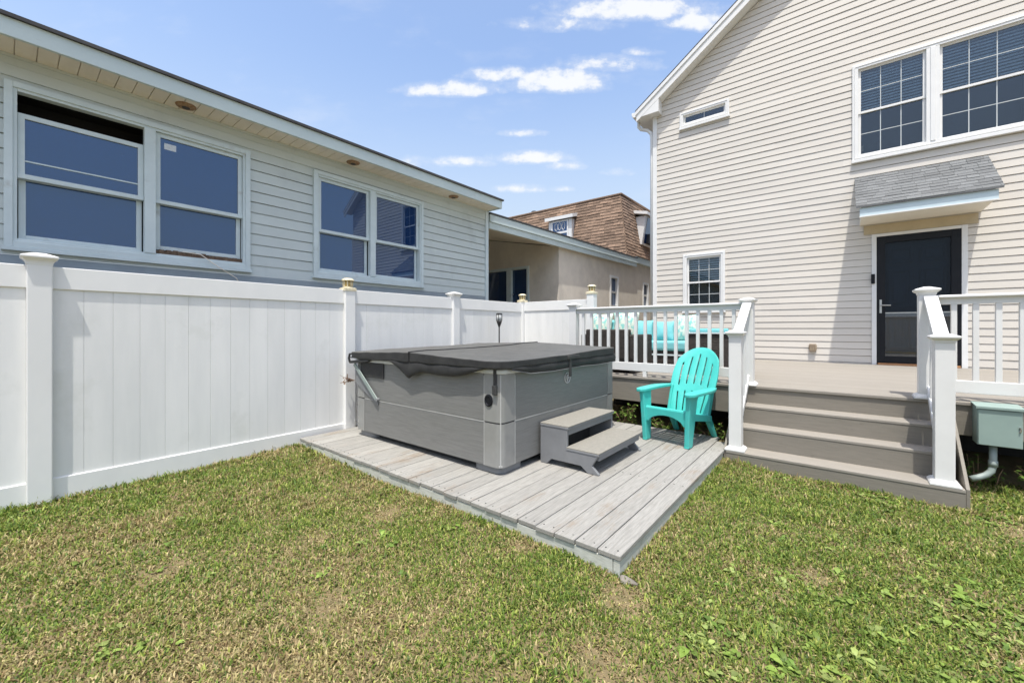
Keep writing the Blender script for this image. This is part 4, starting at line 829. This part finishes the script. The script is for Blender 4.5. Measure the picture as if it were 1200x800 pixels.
def railings():
    r = thing('deck_railing', 'white deck railing behind the turquoise chair, from fence to stair', 'railing', (5.385, 2, HZ), 'deck railings')
    newel(r, 5.385, .845, HZ, 1.705); newel(r, 5.385, 3.14, HZ, 1.728)
    rail_run(r, .903, 3.082, [2.98-.1325*k for k in range(16)])
    mb = MB(); mb.box(5.36, 5.41, 2.03, 2.08, HZ+.001, .7745); mb.build('rail_foot', railw, r, bevel=.003)
    r = thing('deck_railing', 'white deck railing to the right of the stair, above the electrical box', 'railing', (5.385, -2, HZ), 'deck railings')
    newel(r, 5.385, -.607, HZ, 1.735); newel(r, 5.385, -3.0, HZ, 1.735); rail_run(r, -2.942, -.665, [-.782-.133*k for k in range(16)])
    mb = MB(); mb.box(5.36, 5.41, -1.83, -1.78, HZ+.001, .7745); mb.build('rail_foot', railw, r, bevel=.003)
    for y, zt, lab in ((.848, 1.335, 'white sloping handrail on the left side of the stair, next to the chair'), (-.628, 1.312, 'white sloping handrail on the right side of the stair, in front of the door')):
        r = thing('stair_railing', lab, 'railing', (4.7, y, TR[0][1]), 'stair handrails'); newel(r, 4.700, y, TR[0][1], zt)
        a, b = (4.752, y, zt-.075), (5.332, y, 1.648)
        mb = MB(); mb.beam((a[0], y, a[2]+.012), (b[0], y, b[2]-.012), .092, .03); mb.beam((a[0], y, a[2]-.022), (b[0], y, b[2]-.046), .056, .04); mb.build('top_rail', railw, r, bevel=.004)
        sl = (b[2]-a[2])/(b[0]-a[0]); sl2 = (.80-.27)/(b[0]-a[0])
        mb = MB(); mb.beam((a[0], y, .27), (b[0], y, .80), .05, .06); mb.build('bottom_rail', railw, r, bevel=.004)
        for k in range(4):
            x = a[0]+(b[0]-a[0])*(k+1)/5; mb = MB(); zl = .27+sl2*(x-a[0])+.02; zh = a[2]-.045+sl*(x-a[0])
            mb.box(x-.018, x+.018, y-.018, y+.018, zl, zh); mb.build('baluster', railw, r, bevel=.003)
railings()
# ------------------------------------------------------------------ deck furniture
def pillow(name, mat, c, w, h, th, rz, tilt, label, group=None):
    mb = MB(); n = 14; g = []; 
    for sgn in (1, -1):
        for i in range(n+1):
            for j in range(n+1):
                u, v = 2*i/n-1, 2*j/n-1; k = (1-abs(u)**2.6)*(1-abs(v)**2.6); pin = 1-.09*(1-abs(abs(u)-abs(v)))*0-.10*(1-u*u)*abs(v)**3-.0; pin2 = 1-.10*(1-v*v)*abs(u)**3
                g.append((sgn*th/2*max(k, 0)**.55+.006*math.sin(5*u+3*v)*k, u*w/2*pin2, v*h/2*pin))
    m = (n+1)**2; fs = []
    for s_ in range(2):
        for i in range(n):
            for j in range(n): a = s_*m+i*(n+1)+j; fs.append((a, a+1, a+n+2, a+n+1) if s_ else (a, a+n+1, a+n+2, a+1))
    mb.add(g, fs); o = mb.build(name, mat, None, smooth=True)
    bm = bmesh.new(); bm.from_mesh(o.data); bmesh.ops.remove_doubles(bm, verts=bm.verts, dist=.0005); bmesh.ops.recalc_face_normals(bm, faces=bm.faces); bm.to_mesh(o.data); bm.free()
    o.location = c; o.rotation_euler = (0, tilt, rz); tag(o, label, 'pillow', group or 'throw pillows on the deck sofas'); return o
def furniture():
    z = HZ
    s = thing('wicker_loveseat', 'dark brown wicker loveseat with its back to the railing by the fence', 'sofa', (6, 2.8, z))
    mb = MB(); mb.box(5.66, 5.76, 2.40, 3.10, z+.03, z+.635); mb.build('backrest', wick, s, bevel=.02)
    mb = MB(); mb.box(5.761, 6.36, 2.40, 3.10, z+.05, z+.33); mb.build('seat_base', wick, s, bevel=.02)
    for a, b in ((2.32, 2.398), (3.102, 3.18)): mb = MB(); mb.box(5.66, 6.38, a, b, z, z+.56); mb.build('arm', wick, s, bevel=.02)
    mb = MB(); mb.box(5.775, 6.35, 2.41, 3.09, z+.331, z+.44); mb.build('seat_cushion', cush, s, bevel=.03, seg=3)
    pillow('throw_pillow', patt, (5.84, 2.93, z+.68), .40, .42, .14, 0, R(10), 'pale green floral pillow at the fence end of the dark loveseat')
    pillow('throw_pillow', cush, (5.95, 2.72, z+.62), .40, .36, .14, 0, R(12), 'plain turquoise pillow between two floral pillows on the dark loveseat')
    pillow('throw_pillow', patt, (5.84, 2.52, z+.69), .40, .42, .14, R(5), R(8), 'pale green floral pillow at the stair end of the dark loveseat')
    s = thing('wicker_sofa', 'dark wicker sofa with long turquoise seat cushion facing the hot tub', 'sofa', (7.4, 2.4, z))
    mb = MB(); mb.box(7.04, 7.75, 1.86, 3.02, z+.06, z+.27); mb.build('seat_base', wick, s, bevel=.02)
    mb = MB(); mb.box(7.62, 7.76, 1.86, 3.02, z+.271, z+.62); mb.build('backrest', wick, s, bevel=.02)
    for a, b in ((1.76, 1.858), (3.022, 3.12)): mb = MB(); mb.box(7.04, 7.76, a, b, z, z+.50); mb.build('arm', wick, s, bevel=.02)
    mb = MB(); mb.box(7.0, 7.60, 1.87, 3.01, z+.272, z+.44); mb.build('seat_cushion', cush, s, bevel=.045, seg=4)
    mb = MB(); mb.box(7.02, 7.038, 1.9, 2.98, z+.19, z+.215); mb.build('front_trim', ltrim, s)
    pillow('throw_pillow', cush, (7.3, 2.82, z+.61), .42, .40, .18, 0, R(14), 'puffy turquoise pillow at the fence end of the long cushioned sofa')
    pillow('throw_pillow', cush, (7.27, 2.45, z+.60), .40, .38, .18, R(6), R(16), 'puffy turquoise pillow in the middle of the long cushioned sofa')
    pillow('throw_pillow', patt, (7.32, 2.09, z+.66), .44, .48, .16, R(-4), R(12), 'pale floral pillow on the long sofa nearest the stair')
    b = thing('wicker_chest', 'dark wicker storage chest with pale rim behind the turquoise chair', 'chest', (6.5, 1.4, z))
    mb = MB(); mb.box(6.2, 6.75, 1.00, 1.74, z+.001, z+.57); mb.build('body', wick, b, bevel=.01)
    mb = MB(); mb.box(6.18, 6.77, .98, 1.76, z+.571, z+.592); mb.build('lid', ltrim, b, bevel=.004)
    mb = MB(); mb.box(6.25, 6.7, 1.30, 1.74, 0, .055); mb.v = [(x, y, q+z+.593) for x, y, q in mb.v]; o = mb.build('folded_cushion', cush, None, bevel=.02, seg=3); tag(o, 'flat turquoise cushion lying on the dark wicker chest', 'cushion')
furniture()
# ------------------------------------------------------------------ small things
def small():
    e = thing('electrical_box', 'grey-green metal electrical box on the deck edge right of the stair', 'electrical box', (5.2, -1.0, 0))
    mb = MB(); mb.box(5.16, 5.325, -1.135, -.885, .372, .690); mb.build('box_body', ebox, e, bevel=.004)
    mb = MB(); mb.box(5.148, 5.159, -1.130, -.890, .376, .672); mb.build('door', ebox, e, bevel=.003)
    mb = MB(); mb.prism([(5.14, .692), (5.335, .704), (5.335, .712), (5.135, .699), (5.135, .678), (5.14, .678)], 1, -1.145, -.875); mb.build('rain_hood', ebox, e, bevel=.002)
    mb = MB(); mb.tube([(5.143, -1.115, .55), (5.143, -1.12, .53), (5.143, -1.115, .51)], .006, 6); mb.build('latch', steel, e)
    pts = [(5.22, -.985, .372), (5.22, -.985, .20), (5.215, -.975, .15), (5.205, -.945, .115), (5.19, -.90, .09), (5.17, -.85, .07)]
    mb = MB(); mb.tube(pts, .024, 12); mb.tube([(5.22, -.985, .24), (5.22, -.985, .19)], .029, 12); mb.build('conduit', pvc, e, smooth=True)
    t = thing('solar_torch', 'small black solar torch light sticking up behind the hot tub', 'garden torch', (5.355, 4.6, 0))
    mb = MB(); mb.tube([(5.355, 4.6, -.05), (5.355, 4.6, 1.40)], .011, 8); mb.build('stake', torchm, t)
    mb = MB(); mb.lathe((5.355, 4.6, 1.37), [(.014, 0), (.02, .02), (.042, .08), (.048, .11)], 16); mb.build('cup', torchm, t, smooth=True)
    mb = MB(); mb.lathe((5.355, 4.6, 1.481), [(.042, 0), (.046, .05), (.046, .11)], 16); mb.build('lens', frost, t, smooth=True)
    mb = MB(); mb.lathe((5.355, 4.6, 1.592), [(.052, 0), (.052, .014), (.03, .02)], 16)
    for k in range(4): a = k*math.pi/2+.5; mb.tube([(5.355+.048*math.cos(a), 4.6+.048*math.sin(a), 1.478), (5.355+.05*math.cos(a), 4.6+.05*math.sin(a), 1.595)], .005, 6)
    mb.build('cap', torchm, t)
    # dry vine twig poking out between post and tub
    mb = MB(); b0 = Vector((2.75, 4.74, .70))
    for k in range(7):
        d = Vector((-1, random.uniform(-.35, -.05), random.uniform(-.5, .55))).normalized(); L = random.uniform(.10, .26)
        mb.tube([b0, b0+d*L*.5+Vector((0, 0, random.uniform(-.02, .02))), b0+d*L], [.004, .003, .0015], 5)
        for q in range(3): p = b0+d*L*random.uniform(.3, .9); mb.tube([p, p+Vector((random.uniform(-.03, 0), random.uniform(-.02, .02), random.uniform(-.04, .04)))], [.003, .006], 5)
    o = mb.build('dry_vine', twigm, None); tag(o, 'dry brown vine twig poking out by the lantern-capped fence post', 'twig')
    # stones along the platform edge
    for i, (x, y, r_, lab) in enumerate(((2.09, .90, .045, 'small dull stone at the front corner of the low platform'),)):
        bm = bmesh.new(); bmesh.ops.create_icosphere(bm, subdivisions=3, radius=1)
        for v in bm.verts: k = 1+.16*math.sin(3*v.co.x+i)+.12*math.sin(5*v.co.y+2*i)+.08*math.sin(7*v.co.z+v.co.x*4); v.co = Vector((v.co.x*r_*.55*k, v.co.y*r_*1.15*k, v.co.z*.018*k))
        me = bpy.data.meshes.new('stone'); bm.to_mesh(me); bm.free(); me.materials.append(stone); me.polygons.foreach_set('use_smooth', [True]*len(me.polygons))
        o = bpy.data.objects.new('stone', me); COL.objects.link(o); o.location = (x, y, float(gz(x, y))+.006); tag(o, lab, 'stone')
    # leafy plants growing under the deck edge
    def plant(x, y, h, n, lab, s=.05):
        t = thing('leafy_plant', lab, 'plant', (x, y, 0), 'leafy plants under the deck edge'); out = ([], [], []); st = MB(); z0 = float(gz(x, y))
        for i in range(n):
            a = random.uniform(0, 6.283); r_ = random.uniform(.02, .22); hh = h*random.uniform(.4, 1); p0 = Vector((x+random.uniform(-.05, .05), y+random.uniform(-.12, .12), z0)); p1 = p0+Vector((math.cos(a)*r_*.5, math.sin(a)*r_, hh))
            st.tube([p0, (p0+p1)/2+Vector((0, 0, .03)), p1], [.004, .003, .0015], 5)
            for q in range(8):
                f = random.uniform(.25, 1); c = p0+(p1-p0)*f; b_ = random.uniform(0, 6.283); e = random.uniform(-.2, .7); L = s*random.uniform(.6, 1.3); g = random.uniform(.7, 1.4)
                leaf_fan(out, c, (math.cos(b_)*math.cos(e), math.sin(b_)*math.cos(e), math.sin(e)), L, L*.55, (.13*g, .21*g, .04*g))
        st.build('stem', twigm, t); V, F, C = out; o_ = ORG[t]; V = np.array(V)-np.array(o_[:]); loops = np.array([i for f in F for i in f]); nn = np.array([len(f) for f in F]); ls = np.concatenate([[0], np.cumsum(nn)[:-1]])
        o = raw_mesh('foliage', V, loops, ls, np.array(C), leafm); del o['kind']; o.parent = t
    plant(5.30, 2.26, .34, 16, 'bushy green plant under the deck between hot tub and chair'); plant(5.32, 1.75, .24, 9, 'low green plant seen through the legs of the turquoise chair')
    plant(5.30, 1.46, .42, 7, 'upright weed with yellow-green leaves behind the chair seat'); plant(5.28, 1.12, .30, 15, 'dark leafy plant between the chair and the left newel post')
    plant(5.5, -.95, .26, 16, 'leafy plant in the shade under the electrical box'); plant(5.45, -1.3, .28, 16, 'leafy plant in the shade at the far right under the deck'); plant(5.35, -.78, .2, 10, 'small plant in the shade beside the stair side board')
small()
